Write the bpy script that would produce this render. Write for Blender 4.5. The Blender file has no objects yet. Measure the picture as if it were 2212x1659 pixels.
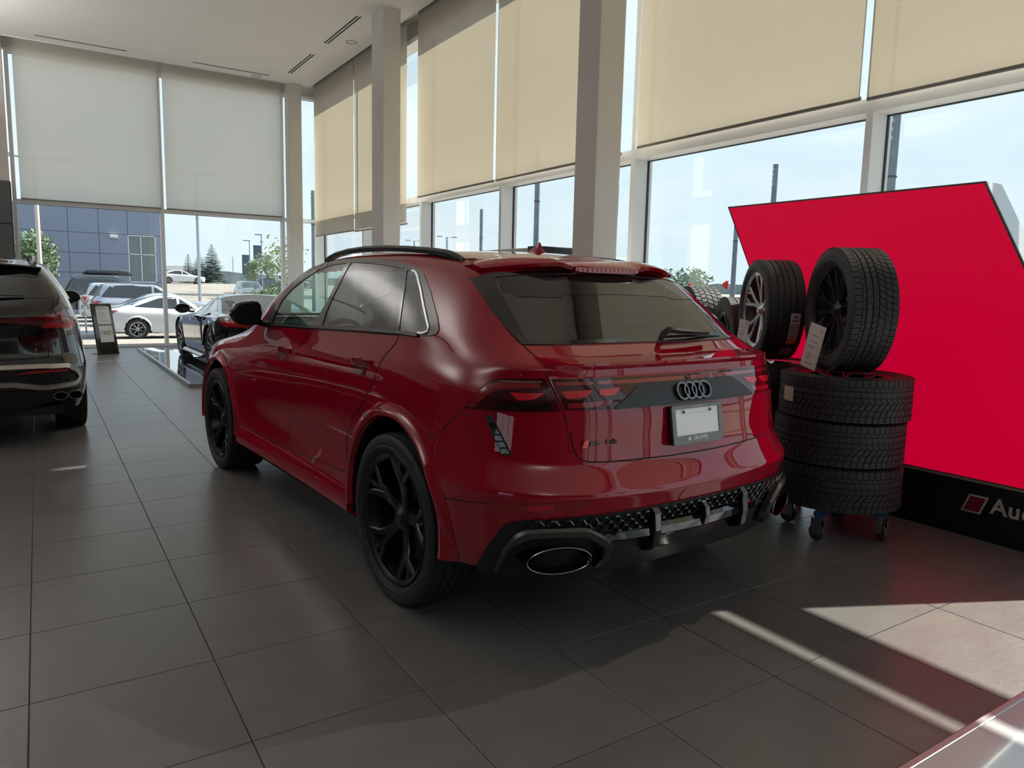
import bpy, bmesh, math, random
import numpy as np
from mathutils import Vector, Matrix, Quaternion
from mathutils.bvhtree import BVHTree
from mathutils.geometry import delaunay_2d_cdt

SC = bpy.context.scene
COL = SC.collection
random.seed(7)

# ---------------------------------------------------------------- camera
cam_data = bpy.data.cameras.new('camera')
cam = bpy.data.objects.new('camera', cam_data)
COL.objects.link(cam)
SC.camera = cam
cam_data.sensor_fit = 'HORIZONTAL'
cam_data.sensor_width = 36.0
cam_data.lens = 36.0 * 1575.332 / 2212.0
cam_data.clip_start = 0.05
cam_data.clip_end = 2000.0
_yaw, _pitch, _roll = math.radians(-32.9827), math.radians(7.4075), math.radians(1.2895)
_rz = Matrix.Rotation(_yaw, 3, 'Z')
_f = Vector((0, math.cos(_pitch), -math.sin(_pitch)))
_r = Vector((1, 0, 0))
_u = _r.cross(_f)
_r2 = math.cos(_roll) * _r + math.sin(_roll) * _u
_u2 = -math.sin(_roll) * _r + math.cos(_roll) * _u
_r2, _u2, _f = _rz @ _r2, _rz @ _u2, _rz @ _f
_m = Matrix(((_r2.x, _u2.x, -_f.x, 0.0), (_r2.y, _u2.y, -_f.y, 0.0), (_r2.z, _u2.z, -_f.z, 1.45156), (0, 0, 0, 1)))
cam.matrix_world = _m

# ---------------------------------------------------------------- sky, sun, exposure
SC.view_settings.view_transform = 'Standard'
SC.view_settings.look = 'None'
SC.view_settings.gamma = 1.0
SC.view_settings.use_curve_mapping = False
SC.view_settings.exposure = 0.42
SC.cycles.max_bounces = 10
SC.cycles.diffuse_bounces = 5
SC.cycles.glossy_bounces = 5
SC.cycles.transmission_bounces = 8
SC.cycles.transparent_max_bounces = 16
SC.cycles.caustics_reflective = False
SC.cycles.caustics_refractive = False
SC.cycles.sample_clamp_indirect = 4.0

def make_world():
    w = bpy.data.worlds.new('hazy_sky')
    SC.world = w
    w.use_nodes = True
    nt = w.node_tree
    nt.nodes.clear()
    N, L = nt.nodes.new, nt.links.new
    out = N('ShaderNodeOutputWorld')
    bg = N('ShaderNodeBackground')
    tc = N('ShaderNodeTexCoord')
    sep = N('ShaderNodeSeparateXYZ')
    L(tc.outputs['Generated'], sep.inputs[0])
    ramp = N('ShaderNodeValToRGB')
    e = ramp.color_ramp.elements
    e[0].position = 0.0
    e[0].color = (0.80, 0.88, 0.93, 1)
    e[1].position = 0.9
    e[1].color = (0.52, 0.70, 0.92, 1)
    k = ramp.color_ramp.elements.new(0.25)
    k.color = (0.76, 0.86, 0.95, 1)
    L(sep.outputs['Z'], ramp.inputs['Fac'])
    mp = N('ShaderNodeMapping')
    mp.inputs['Scale'].default_value = (1.6, 1.6, 4.5)
    L(tc.outputs['Generated'], mp.inputs['Vector'])
    noi = N('ShaderNodeTexNoise')
    noi.inputs['Scale'].default_value = 2.2
    noi.inputs['Detail'].default_value = 9.0
    noi.inputs['Roughness'].default_value = 0.62
    L(mp.outputs[0], noi.inputs['Vector'])
    cr = N('ShaderNodeValToRGB')
    cr.color_ramp.elements[0].position = 0.45
    cr.color_ramp.elements[0].color = (0, 0, 0, 1)
    cr.color_ramp.elements[1].position = 0.72
    cr.color_ramp.elements[1].color = (1, 1, 1, 1)
    L(noi.outputs['Fac'], cr.inputs['Fac'])
    mix = N('ShaderNodeMix')
    mix.data_type = 'RGBA'
    mix.inputs['B'].default_value = (0.93, 0.95, 0.97, 1)
    L(cr.outputs['Color'], mix.inputs['Factor'])
    L(ramp.outputs['Color'], mix.inputs['A'])
    L(mix.outputs['Result'], bg.inputs['Color'])
    bg.inputs['Strength'].default_value = 0.96
    L(bg.outputs[0], out.inputs['Surface'])
make_world()

SUN_DIR = Vector((math.cos(math.radians(43.6)), 0.012, math.sin(math.radians(43.6))))
sun_data = bpy.data.lights.new('sun', 'SUN')
sun = bpy.data.objects.new('sun', sun_data)
COL.objects.link(sun)
sun_data.energy = 11.0
sun_data.angle = math.radians(0.6)
sun_data.color = (1.0, 0.87, 0.73)
sun.rotation_euler = SUN_DIR.to_track_quat('Z', 'Y').to_euler()
sun.location = SUN_DIR * 30

# ---------------------------------------------------------------- helpers: materials
MATS = {}
def mat(name, col=(0.5, 0.5, 0.5), rough=0.5, metal=0.0, coat=0.0, spec=0.5, emit=None, estr=1.0, alpha=1.0, coat_rough=0.03, coat_ior=1.5):
    if name in MATS:
        return MATS[name]
    m = bpy.data.materials.new(name)
    m.use_nodes = True
    b = m.node_tree.nodes['Principled BSDF']
    b.inputs['Base Color'].default_value = (*col, 1)
    b.inputs['Roughness'].default_value = rough
    b.inputs['Metallic'].default_value = metal
    b.inputs['Coat Weight'].default_value = coat
    b.inputs['Coat Roughness'].default_value = coat_rough
    b.inputs['Specular IOR Level'].default_value = spec
    b.inputs['Coat IOR'].default_value = coat_ior
    if emit is not None:
        b.inputs['Emission Color'].default_value = (*emit, 1)
        b.inputs['Emission Strength'].default_value = estr
    MATS[name] = m
    return m

def nodes_of(m):
    nt = m.node_tree
    return nt, nt.nodes.new, nt.links.new, nt.nodes['Principled BSDF']

def noise_tint(m, c0, c1, scale=8.0, detail=6.0, coord='Object', bump=0.0, bump_scale=None, stretch=(1, 1, 1), per_object=0.0, rough=None):
    nt, N, L, b = nodes_of(m)
    tc = N('ShaderNodeTexCoord')
    mp = N('ShaderNodeMapping')
    mp.inputs['Scale'].default_value = stretch
    L(tc.outputs[coord], mp.inputs['Vector'])
    vec = mp.outputs[0]
    if per_object:
        oi = N('ShaderNodeObjectInfo')
        add = N('ShaderNodeVectorMath')
        mul = N('ShaderNodeMath')
        mul.operation = 'MULTIPLY'
        mul.inputs[1].default_value = 60.0
        L(oi.outputs['Random'], mul.inputs[0])
        L(vec, add.inputs[0])
        L(mul.outputs[0], add.inputs[1])
        vec = add.outputs[0]
    n = N('ShaderNodeTexNoise')
    n.inputs['Scale'].default_value = scale
    n.inputs['Detail'].default_value = detail
    L(vec, n.inputs['Vector'])
    r = N('ShaderNodeValToRGB')
    r.color_ramp.elements[0].position = 0.3
    r.color_ramp.elements[1].position = 0.7
    r.color_ramp.elements[0].color = (*c0, 1)
    r.color_ramp.elements[1].color = (*c1, 1)
    L(n.outputs['Fac'], r.inputs['Fac'])
    col = r.outputs['Color']
    if per_object:
        hsv = N('ShaderNodeHueSaturation')
        mr = N('ShaderNodeMapRange')
        mr.inputs['To Min'].default_value = 1.0 - per_object
        mr.inputs['To Max'].default_value = 1.0 + per_object
        L(oi.outputs['Random'], mr.inputs['Value'])
        L(mr.outputs[0], hsv.inputs['Value'])
        L(col, hsv.inputs['Color'])
        col = hsv.outputs['Color']
    L(col, b.inputs['Base Color'])
    if bump:
        n2 = N('ShaderNodeTexNoise')
        n2.inputs['Scale'].default_value = bump_scale or scale * 3
        n2.inputs['Detail'].default_value = 8
        L(vec, n2.inputs['Vector'])
        bp = N('ShaderNodeBump')
        bp.inputs['Strength'].default_value = bump
        bp.inputs['Distance'].default_value = 0.01
        L(n2.outputs['Fac'], bp.inputs['Height'])
        L(bp.outputs[0], b.inputs['Normal'])
    if rough:
        mr2 = N('ShaderNodeMapRange')
        mr2.inputs['To Min'].default_value = rough[0]
        mr2.inputs['To Max'].default_value = rough[1]
        L(n.outputs['Fac'], mr2.inputs['Value'])
        L(mr2.outputs[0], b.inputs['Roughness'])
    return m

def glass(name, tint=(0.9, 0.97, 0.96), refl=1.0, ior=1.5, rough=0.0):
    """thin pane: see-through tint with a Fresnel reflection"""
    if name in MATS:
        return MATS[name]
    m = bpy.data.materials.new(name)
    m.use_nodes = True
    nt = m.node_tree
    nt.nodes.clear()
    N, L = nt.nodes.new, nt.links.new
    out = N('ShaderNodeOutputMaterial')
    tr = N('ShaderNodeBsdfTransparent')
    tr.inputs['Color'].default_value = (*tint, 1)
    gl = N('ShaderNodeBsdfGlossy')
    gl.inputs['Roughness'].default_value = rough
    gl.inputs['Color'].default_value = (refl, refl, refl, 1)
    fr = N('ShaderNodeFresnel')
    geo = N('ShaderNodeNewGeometry')
    mr = N('ShaderNodeMapRange')      # keeps the reflection equal from both sides of the pane
    mr.inputs['To Min'].default_value = ior
    mr.inputs['To Max'].default_value = 1.0 / ior
    L(geo.outputs['Backfacing'], mr.inputs['Value'])
    L(mr.outputs[0], fr.inputs['IOR'])
    mx = N('ShaderNodeMixShader')
    L(fr.outputs[0], mx.inputs[0])
    L(tr.outputs[0], mx.inputs[1])
    L(gl.outputs[0], mx.inputs[2])
    L(mx.outputs[0], out.inputs['Surface'])
    MATS[name] = m
    return m

# ---------------------------------------------------------------- helpers: objects
def tag(o, label=None, cat=None, group=None, kind=None):
    if label:
        o['label'] = label
    if cat:
        o['category'] = cat
    if group:
        o['group'] = group
    if kind:
        o['kind'] = kind
    return o

def thing(name, label, cat, loc=(0, 0, 0), rz=0.0, group=None):
    o = bpy.data.objects.new(name, None)
    o.empty_display_size = 0.1
    COL.objects.link(o)
    o.location = loc
    o.rotation_euler = (0, 0, rz)
    return tag(o, label, cat, group)

def copy_tree(o, parent=None):
    c = o.copy()
    COL.objects.link(c)
    if parent is not None:
        c.parent = parent
    for ch in o.children:
        copy_tree(ch, c)
    return c

class MB:
    def __init__(s):
        s.v, s.f = [], []
    def add(s, vs, fs):
        k = len(s.v)
        s.v += [tuple(map(float, v)) for v in vs]
        s.f += [tuple(i + k for i in f) for f in fs]
        return s
    def xform(s, m, start=0):
        for i in range(start, len(s.v)):
            s.v[i] = tuple(m @ Vector(s.v[i]))
        return s
    def box(s, x0, x1, y0, y1, z0, z1, m=None):
        vs = [(x, y, z) for z in (z0, z1) for y in (y0, y1) for x in (x0, x1)]
        if m is not None:
            vs = [m @ Vector(v) for v in vs]
        return s.add(vs, [(0, 2, 3, 1), (4, 5, 7, 6), (0, 1, 5, 4), (2, 6, 7, 3), (0, 4, 6, 2), (1, 3, 7, 5)])
    def prism(s, poly, a, b, axis='x'):
        """extrude a 2D polygon along an axis from a to b"""
        def p3(u, w, t):
            return {'x': (t, u, w), 'y': (u, t, w), 'z': (u, w, t)}[axis]
        n = len(poly)
        vs = [p3(u, w, a) for u, w in poly] + [p3(u, w, b) for u, w in poly]
        fs = [tuple(range(n))[::-1], tuple(range(n, 2 * n))]
        fs += [(i, (i + 1) % n, n + (i + 1) % n, n + i) for i in range(n)]
        return s.add(vs, fs)
    def tube(s, pts, r, n=8, cap=True, closed=False, flat=1.0, up=(0, 0, 1)):
        pts = [Vector(p) for p in pts]
        m = len(pts)
        rs = r if isinstance(r, (list, tuple)) else [r] * m
        upv = Vector(up)
        vs, fs = [], []
        for i, p in enumerate(pts):
            if closed:
                t = pts[(i + 1) % m] - pts[i - 1]
            else:
                t = pts[min(i + 1, m - 1)] - pts[max(i - 1, 0)]
            t.normalize()
            a = upv.cross(t)
            if a.length < 1e-4:
                a = Vector((1, 0, 0)).cross(t)
            a.normalize()
            b = t.cross(a)
            for k in range(n):
                an = 2 * math.pi * k / n
                vs.append(p + a * (math.cos(an) * rs[i]) + b * (math.sin(an) * rs[i] * flat))
        for i in range(m if closed else m - 1):
            j = (i + 1) % m
            for k in range(n):
                fs.append((i * n + k, i * n + (k + 1) % n, j * n + (k + 1) % n, j * n + k))
        if cap and not closed:
            fs.append(tuple(range(n))[::-1])
            fs.append(tuple((m - 1) * n + k for k in range(n)))
        return s.add(vs, fs)
    def lathe(s, prof, n=32, axis='x', a0=0.0, a1=2 * math.pi):
        """prof: (along axis, radius)"""
        full = abs(a1 - a0 - 2 * math.pi) < 1e-6
        m = n if full else n + 1
        vs, fs = [], []
        for i in range(m):
            an = a0 + (a1 - a0) * i / n
            c, sn = math.cos(an), math.sin(an)
            for t, r in prof:
                vs.append({'x': (t, r * c, r * sn), 'y': (r * c, t, r * sn), 'z': (r * c, r * sn, t)}[axis])
        k = len(prof)
        for i in range(n):
            j = (i + 1) % m
            for q in range(k - 1):
                fs.append((i * k + q, i * k + q + 1, j * k + q + 1, j * k + q))
        return s.add(vs, fs)
    def sweep(s, secs, closed_sec=True, cap=True):
        """secs: list of equally long point rows"""
        n = len(secs[0])
        vs = [p for r in secs for p in r]
        fs = []
        for i in range(len(secs) - 1):
            for k in range(n if closed_sec else n - 1):
                k2 = (k + 1) % n
                fs.append((i * n + k, i * n + k2, (i + 1) * n + k2, (i + 1) * n + k))
        if cap and closed_sec:
            fs.append(tuple(range(n))[::-1])
            fs.append(tuple((len(secs) - 1) * n + k for k in range(n)))
        return s.add(vs, fs)
    def mesh(s, name, m=None, smooth=None, bevel=0.0, fix=True):
        me = bpy.data.meshes.new(name)
        me.from_pydata(s.v, [], s.f)
        if fix or bevel:
            bm = bmesh.new()
            bm.from_mesh(me)
            if fix:
                bmesh.ops.recalc_face_normals(bm, faces=bm.faces)
            if bevel:
                es = [e for e in bm.edges if e.is_manifold and e.calc_face_angle() > 0.5]
                bmesh.ops.bevel(bm, geom=es, offset=bevel, segments=2, profile=0.6, affect='EDGES', clamp_overlap=True)
            bm.to_mesh(me)
            bm.free()
        if smooth is not None:
            for p in me.polygons:
                p.use_smooth = True
            me.set_sharp_from_angle(angle=math.radians(smooth))
        if m is not None:
            me.materials.append(m)
        return me
    def obj(s, name, m, parent=None, smooth=None, bevel=0.0, fix=True):
        o = bpy.data.objects.new(name, s.mesh(name, m, smooth, bevel, fix))
        COL.objects.link(o)
        if parent is not None:
            o.parent = parent
        return o

def put(name, me, parent=None, loc=(0, 0, 0), rot=(0, 0, 0), scale=(1, 1, 1)):
    o = bpy.data.objects.new(name, me)
    COL.objects.link(o)
    if parent is not None:
        o.parent = parent
    o.location, o.rotation_euler, o.scale = loc, rot, scale
    return o

def text_mesh(txt, size, depth, m, shear=0.0, align='CENTER', spacing=1.0, bold=0.0):
    cu = bpy.data.curves.new('lettering', 'FONT')
    cu.body = txt
    cu.size = size
    cu.extrude = depth
    cu.align_x = align
    cu.align_y = 'CENTER'
    cu.shear = shear
    cu.space_character = spacing
    cu.offset = bold
    cu.resolution_u = 4
    o = bpy.data.objects.new('lettering', cu)
    COL.objects.link(o)
    bpy.context.view_layer.update()
    me = bpy.data.meshes.new_from_object(o.evaluated_get(bpy.context.evaluated_depsgraph_get()))
    bpy.data.objects.remove(o)
    bpy.data.curves.remove(cu)
    me.materials.clear()
    me.materials.append(m)
    return me

def letters(me, name, parent, loc, rot):
    """one object per letter of a lettering mesh"""
    n = len(me.vertices)
    par = list(range(n))
    def find(a):
        while par[a] != a:
            par[a] = par[par[a]]
            a = par[a]
        return a
    for e in me.edges:
        par[find(e.vertices[0])] = find(e.vertices[1])
    co = [v.co.copy() for v in me.vertices]
    span = {}
    for i in range(n):
        r = find(i)
        a, b = span.get(r, (1e9, -1e9))
        span[r] = (min(a, co[i].x), max(b, co[i].x))
    groups = []
    for r, (a, b) in sorted(span.items(), key=lambda q: q[1]):
        if groups and a < groups[-1][1] - 1e-4:
            groups[-1][1] = max(b, groups[-1][1])
            groups[-1][2].add(r)
        else:
            groups.append([a, b, {r}])
    for a, b, rs in groups:
        idx = [i for i in range(n) if find(i) in rs]
        mp = {q: k for k, q in enumerate(idx)}
        mb = MB()
        mb.add([co[i] for i in idx], [tuple(mp[v] for v in p.vertices) for p in me.polygons if p.vertices[0] in mp])
        o = mb.obj(name, me.materials[0], parent)
        o.location, o.rotation_euler = loc, rot

def inside(poly, x, y):
    c = False
    j = len(poly) - 1
    for i in range(len(poly)):
        xi, yi = poly[i]
        xj, yj = poly[j]
        if (yi > y) != (yj > y) and x < (xj - xi) * (y - yi) / (yj - yi) + xi:
            c = not c
        j = i
    return c

def smooth_poly(pts, n=6, closed=True):
    """Catmull-Rom through points"""
    P = [Vector(p) for p in pts]
    out = []
    m = len(P)
    for i in range(m if closed else m - 1):
        p0 = P[i - 1] if closed or i > 0 else P[0]
        p1, p2 = P[i], P[(i + 1) % m]
        p3 = P[(i + 2) % m] if closed or i + 2 < m else P[-1]
        for k in range(n):
            t = k / n
            out.append(0.5 * ((2 * p1) + (-p0 + p2) * t + (2 * p0 - 5 * p1 + 4 * p2 - p3) * t * t + (-p0 + 3 * p1 - 3 * p2 + p3) * t ** 3))
    if not closed:
        out.append(P[-1].copy())
    return out

def round_poly(pts, r, n=4):
    """round every corner of a closed polygon (2D or 3D points)"""
    P = [Vector(p) for p in pts]
    out = []
    for i in range(len(P)):
        a, b, c = P[i - 1], P[i], P[(i + 1) % len(P)]
        rr = r[i] if isinstance(r, (list, tuple)) else r
        d1, d2 = (a - b), (c - b)
        l = min(rr, d1.length * 0.45, d2.length * 0.45)
        if l < 1e-5:
            out.append(b)
            continue
        p1, p2 = b + d1.normalized() * l, b + d2.normalized() * l
        for k in range(n + 1):
            t = k / n
            out.append((1 - t) ** 2 * p1 + 2 * t * (1 - t) * b + t * t * p2)
    return out

class Skin:
    """a smooth body surface that trims, panes and panels are laid on"""
    def __init__(s, verts, faces):
        s.bvh = BVHTree.FromPolygons(verts, faces)
    def basis(s, d):
        d = Vector(d).normalized()
        if abs(d.z) > 0.9:
            return d, Vector((1, 0, 0)), Vector((0, 1, 0))
        e1 = Vector((0, 0, 1)).cross(d).normalized()
        return d, e1, d.cross(e1) * -1 if d.cross(e1).z < 0 else d.cross(e1)
    def cast(s, p, d, off=0.0):
        d = Vector(d).normalized()
        h, n, i, t = s.bvh.ray_cast(Vector(p) - d * 6, d)
        if h is None:
            h, n, i, t = s.bvh.find_nearest(p)
        if n.dot(d) > 0:
            n = -n
        return h + n * off, n
    def pane(s, outline, d, off=0.003, depth=0.0, grid=0.04, hole=None, seg=0.03):
        """fill a closed outline (3D points) with a skin-following sheet"""
        d, e1, e2 = s.basis(d)
        def flat(pts):
            q = [(Vector(p).dot(e1), Vector(p).dot(e2)) for p in pts]
            o = []
            for i in range(len(q)):
                a, b = q[i], q[(i + 1) % len(q)]
                k = max(1, int(math.hypot(b[0] - a[0], b[1] - a[1]) / seg))
                o += [(a[0] + (b[0] - a[0]) * t / k, a[1] + (b[1] - a[1]) * t / k) for t in range(k)]
            return o
        P = flat(outline)
        H = [flat(h) for h in (hole or [])]
        vs = [Vector(p) for p in P]
        fs = [list(range(len(P)))]
        for h in H:
            fs.append(list(range(len(vs), len(vs) + len(h))))
            vs += [Vector(p) for p in h]
        x0, x1 = min(p[0] for p in P), max(p[0] for p in P)
        y0, y1 = min(p[1] for p in P), max(p[1] for p in P)
        def near(pt, rim):
            return any((pt[0] - q[0]) ** 2 + (pt[1] - q[1]) ** 2 < (grid * 0.4) ** 2 for q in rim)
        ny = int((y1 - y0) / grid) + 1
        nx = int((x1 - x0) / grid) + 1
        for i in range(1, nx + 1):
            for j in range(1, ny + 1):
                pt = (x0 + i * (x1 - x0) / (nx + 1), y0 + j * (y1 - y0) / (ny + 1))
                if inside(P, *pt) and not near(pt, P) and not any(inside(h, *pt) or near(pt, h) for h in H):
                    vs.append(Vector(pt))
        rv, re, rf, *_ = delaunay_2d_cdt(vs, [], fs, 1, 1e-6)
        keep = []
        for f in rf:
            cx = sum(rv[i][0] for i in f) / len(f)
            cy = sum(rv[i][1] for i in f) / len(f)
            if inside(P, cx, cy) and not any(inside(h, cx, cy) for h in H):
                keep.append(tuple(f))
        V, Nn = [], []
        for p in rv:
            h, n = s.cast(e1 * p[0] + e2 * p[1], d)
            V.append(h)
            Nn.append(n)
        mb = MB()
        top = [v + n * off for v, n in zip(V, Nn)]
        vote = 0
        for f in keep[::7] or keep:
            vote += 1 if (top[f[1]] - top[f[0]]).cross(top[f[2]] - top[f[0]]).dot(Nn[f[0]]) > 0 else -1
        if vote < 0:
            keep = [f[::-1] for f in keep]
        mb.add(top, keep)
        if depth:
            cnt = {}
            for f in keep:
                for a, b in zip(f, f[1:] + f[:1]):
                    cnt[(a, b)] = 1
            rim = [(a, b) for (a, b) in cnt if (b, a) not in cnt]
            low = {}
            for a, b in rim:
                for q in (a, b):
                    if q not in low:
                        low[q] = len(mb.v)
                        mb.v.append(tuple(V[q] + Nn[q] * (off - depth)))
            for a, b in rim:
                mb.f.append((a, low[a], low[b], b))
        return mb
    def ribbon(s, line, d, w=0.004, off=0.001, closed=False, seg=0.02, h=0.0):
        """a narrow strip along a polyline on the skin"""
        pts = [Vector(p) for p in line]
        dd = []
        m = len(pts)
        for i in range(m if closed else m - 1):
            a, b = pts[i], pts[(i + 1) % m]
            k = max(1, int((b - a).length / seg))
            dd += [a.lerp(b, t / k) for t in range(k)]
        if not closed:
            dd.append(pts[-1])
        C = [s.cast(p, d) for p in dd]
        vs, fs = [], []
        n = len(C)
        for i in range(n):
            if closed:
                t = C[(i + 1) % n][0] - C[i - 1][0]
            else:
                t = C[min(i + 1, n - 1)][0] - C[max(i - 1, 0)][0]
            a = t.cross(C[i][1])
            a.normalize()
            c0, nn = C[i]
            if h:
                vs += [c0 - a * w / 2 + nn * (off - h), c0 - a * w / 2 + nn * off, c0 + a * w / 2 + nn * off, c0 + a * w / 2 + nn * (off - h)]
            else:
                vs += [c0 - a * w / 2 + nn * off, c0 + a * w / 2 + nn * off]
        q = 4 if h else 2
        for i in range(n if closed else n - 1):
            j = (i + 1) % n
            for k in range(q - 1):
                fs.append((i * q + k, i * q + k + 1, j * q + k + 1, j * q + k))
        return MB().add(vs, fs)

def mirror_mb(mb):
    o = MB()
    o.v = [(-x, y, z) for x, y, z in mb.v]
    o.f = [tuple(reversed(f)) for f in mb.f]
    return o

def subsurf_cage(verts, faces, creases, levels=3):
    me = bpy.data.meshes.new('cage')
    me.from_pydata(verts, [], faces)
    bm = bmesh.new()
    bm.from_mesh(me)
    bmesh.ops.remove_doubles(bm, verts=bm.verts, dist=1e-5)
    cl = bm.edges.layers.float.new('crease_edge')
    for e in bm.edges:
        k = creases(e)
        if k:
            e[cl] = k
    bm.to_mesh(me)
    bm.free()
    o = bpy.data.objects.new('cage', me)
    COL.objects.link(o)
    md = o.modifiers.new('s', 'SUBSURF')
    md.levels = levels
    bpy.context.view_layer.update()
    ev = o.evaluated_get(bpy.context.evaluated_depsgraph_get())
    m2 = ev.to_mesh()
    V = [v.co.copy() for v in m2.vertices]
    F = [tuple(p.vertices) for p in m2.polygons]
    ev.to_mesh_clear()
    bpy.data.objects.remove(o)
    bpy.data.meshes.remove(me)
    return V, F

# ---------------------------------------------------------------- the showroom
M_TILE = mat('grey_porcelain_tile', (0.12, 0.115, 0.11), 0.33, spec=0.5)
noise_tint(M_TILE, (0.122, 0.115, 0.113), (0.142, 0.135, 0.132), scale=3.5, detail=8, bump=0.12, bump_scale=22, stretch=(1, 1.7, 1), per_object=0.05, rough=(0.27, 0.31))
M_GROUT = mat('grey_grout', (0.12, 0.115, 0.11), 0.8)
M_CEIL = noise_tint(mat('ceiling_paint', (0.84, 0.82, 0.79), 0.85), (0.83, 0.81, 0.78), (0.85, 0.83, 0.80), scale=2)
M_WALL = noise_tint(mat('warm_wall_paint', (0.56, 0.53, 0.49), 0.8), (0.54, 0.51, 0.47), (0.58, 0.55, 0.51), scale=2)
M_BACKWALL = noise_tint(mat('taupe_wall_paint', (0.11, 0.105, 0.10), 0.8), (0.10, 0.096, 0.092), (0.12, 0.114, 0.108), scale=2)
M_COLUMN = noise_tint(mat('column_paint', (0.70, 0.68, 0.65), 0.6), (0.69, 0.67, 0.64), (0.71, 0.69, 0.66), scale=2)
M_ALU = mat('white_aluminium', (0.80, 0.81, 0.82), 0.45)
M_GASKET = mat('black_gasket', (0.02, 0.02, 0.02), 0.6)
M_PANE = glass('window_pane', (0.88, 0.93, 0.935), 1.0, 1.45)
M_DARKPANEL = noise_tint(mat('dark_grey_cladding', (0.075, 0.073, 0.075), 0.5), (0.070, 0.068, 0.070), (0.080, 0.078, 0.080), scale=3)

def make_blind_mat(name, tcol, fac):
    m = bpy.data.materials.new(name)
    m.use_nodes = True
    nt = m.node_tree
    nt.nodes.clear()
    N, L = nt.nodes.new, nt.links.new
    out = N('ShaderNodeOutputMaterial')
    tc = N('ShaderNodeTexCoord')
    w1 = N('ShaderNodeTexNoise')
    w1.inputs['Scale'].default_value = 90.0
    w1.inputs['Detail'].default_value = 3.0
    L(tc.outputs['Object'], w1.inputs['Vector'])
    cr = N('ShaderNodeValToRGB')
    cr.color_ramp.elements[0].color = (0.64, 0.60, 0.53, 1)
    cr.color_ramp.elements[1].color = (0.72, 0.68, 0.61, 1)
    L(w1.outputs['Fac'], cr.inputs['Fac'])
    df = N('ShaderNodeBsdfDiffuse')
    L(cr.outputs['Color'], df.inputs['Color'])
    tl = N('ShaderNodeBsdfTranslucent')
    tl.inputs['Color'].default_value = (*tcol, 1)
    a = N('ShaderNodeMixShader')
    a.inputs[0].default_value = fac
    L(df.outputs[0], a.inputs[1])
    L(tl.outputs[0], a.inputs[2])
    tr = N('ShaderNodeBsdfTransparent')
    tr.inputs['Color'].default_value = (1, 0.97, 0.9, 1)
    b = N('ShaderNodeMixShader')
    b.inputs[0].default_value = 0.05
    L(a.outputs[0], b.inputs[1])
    L(tr.outputs[0], b.inputs[2])
    L(b.outputs[0], out.inputs['Surface'])
    return m
M_BLIND = make_blind_mat('sun_dimmed_beige_fabric', (0.285, 0.247, 0.187), 0.46)  # fabric colour darkened on the sun side to offset the strong sun
M_BLIND_FAR = make_blind_mat('grey_blind_fabric', (0.80, 0.775, 0.72), 0.60)

def structure(mb, name, m, parent=None, **k):
    o = mb.obj(name, m, parent, **k)
    if parent is None:
        o['kind'] = 'structure'
    return o

X_GLASS, X_IN = 6.03, 5.80          # right-hand glazing: pane and inner face of the mullions
Y_GLASS, Y_IN = 18.10, 17.98        # far glazing
CEIL = 6.05
ROOM_L, ROOM_B = -13.0, -13.0

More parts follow.
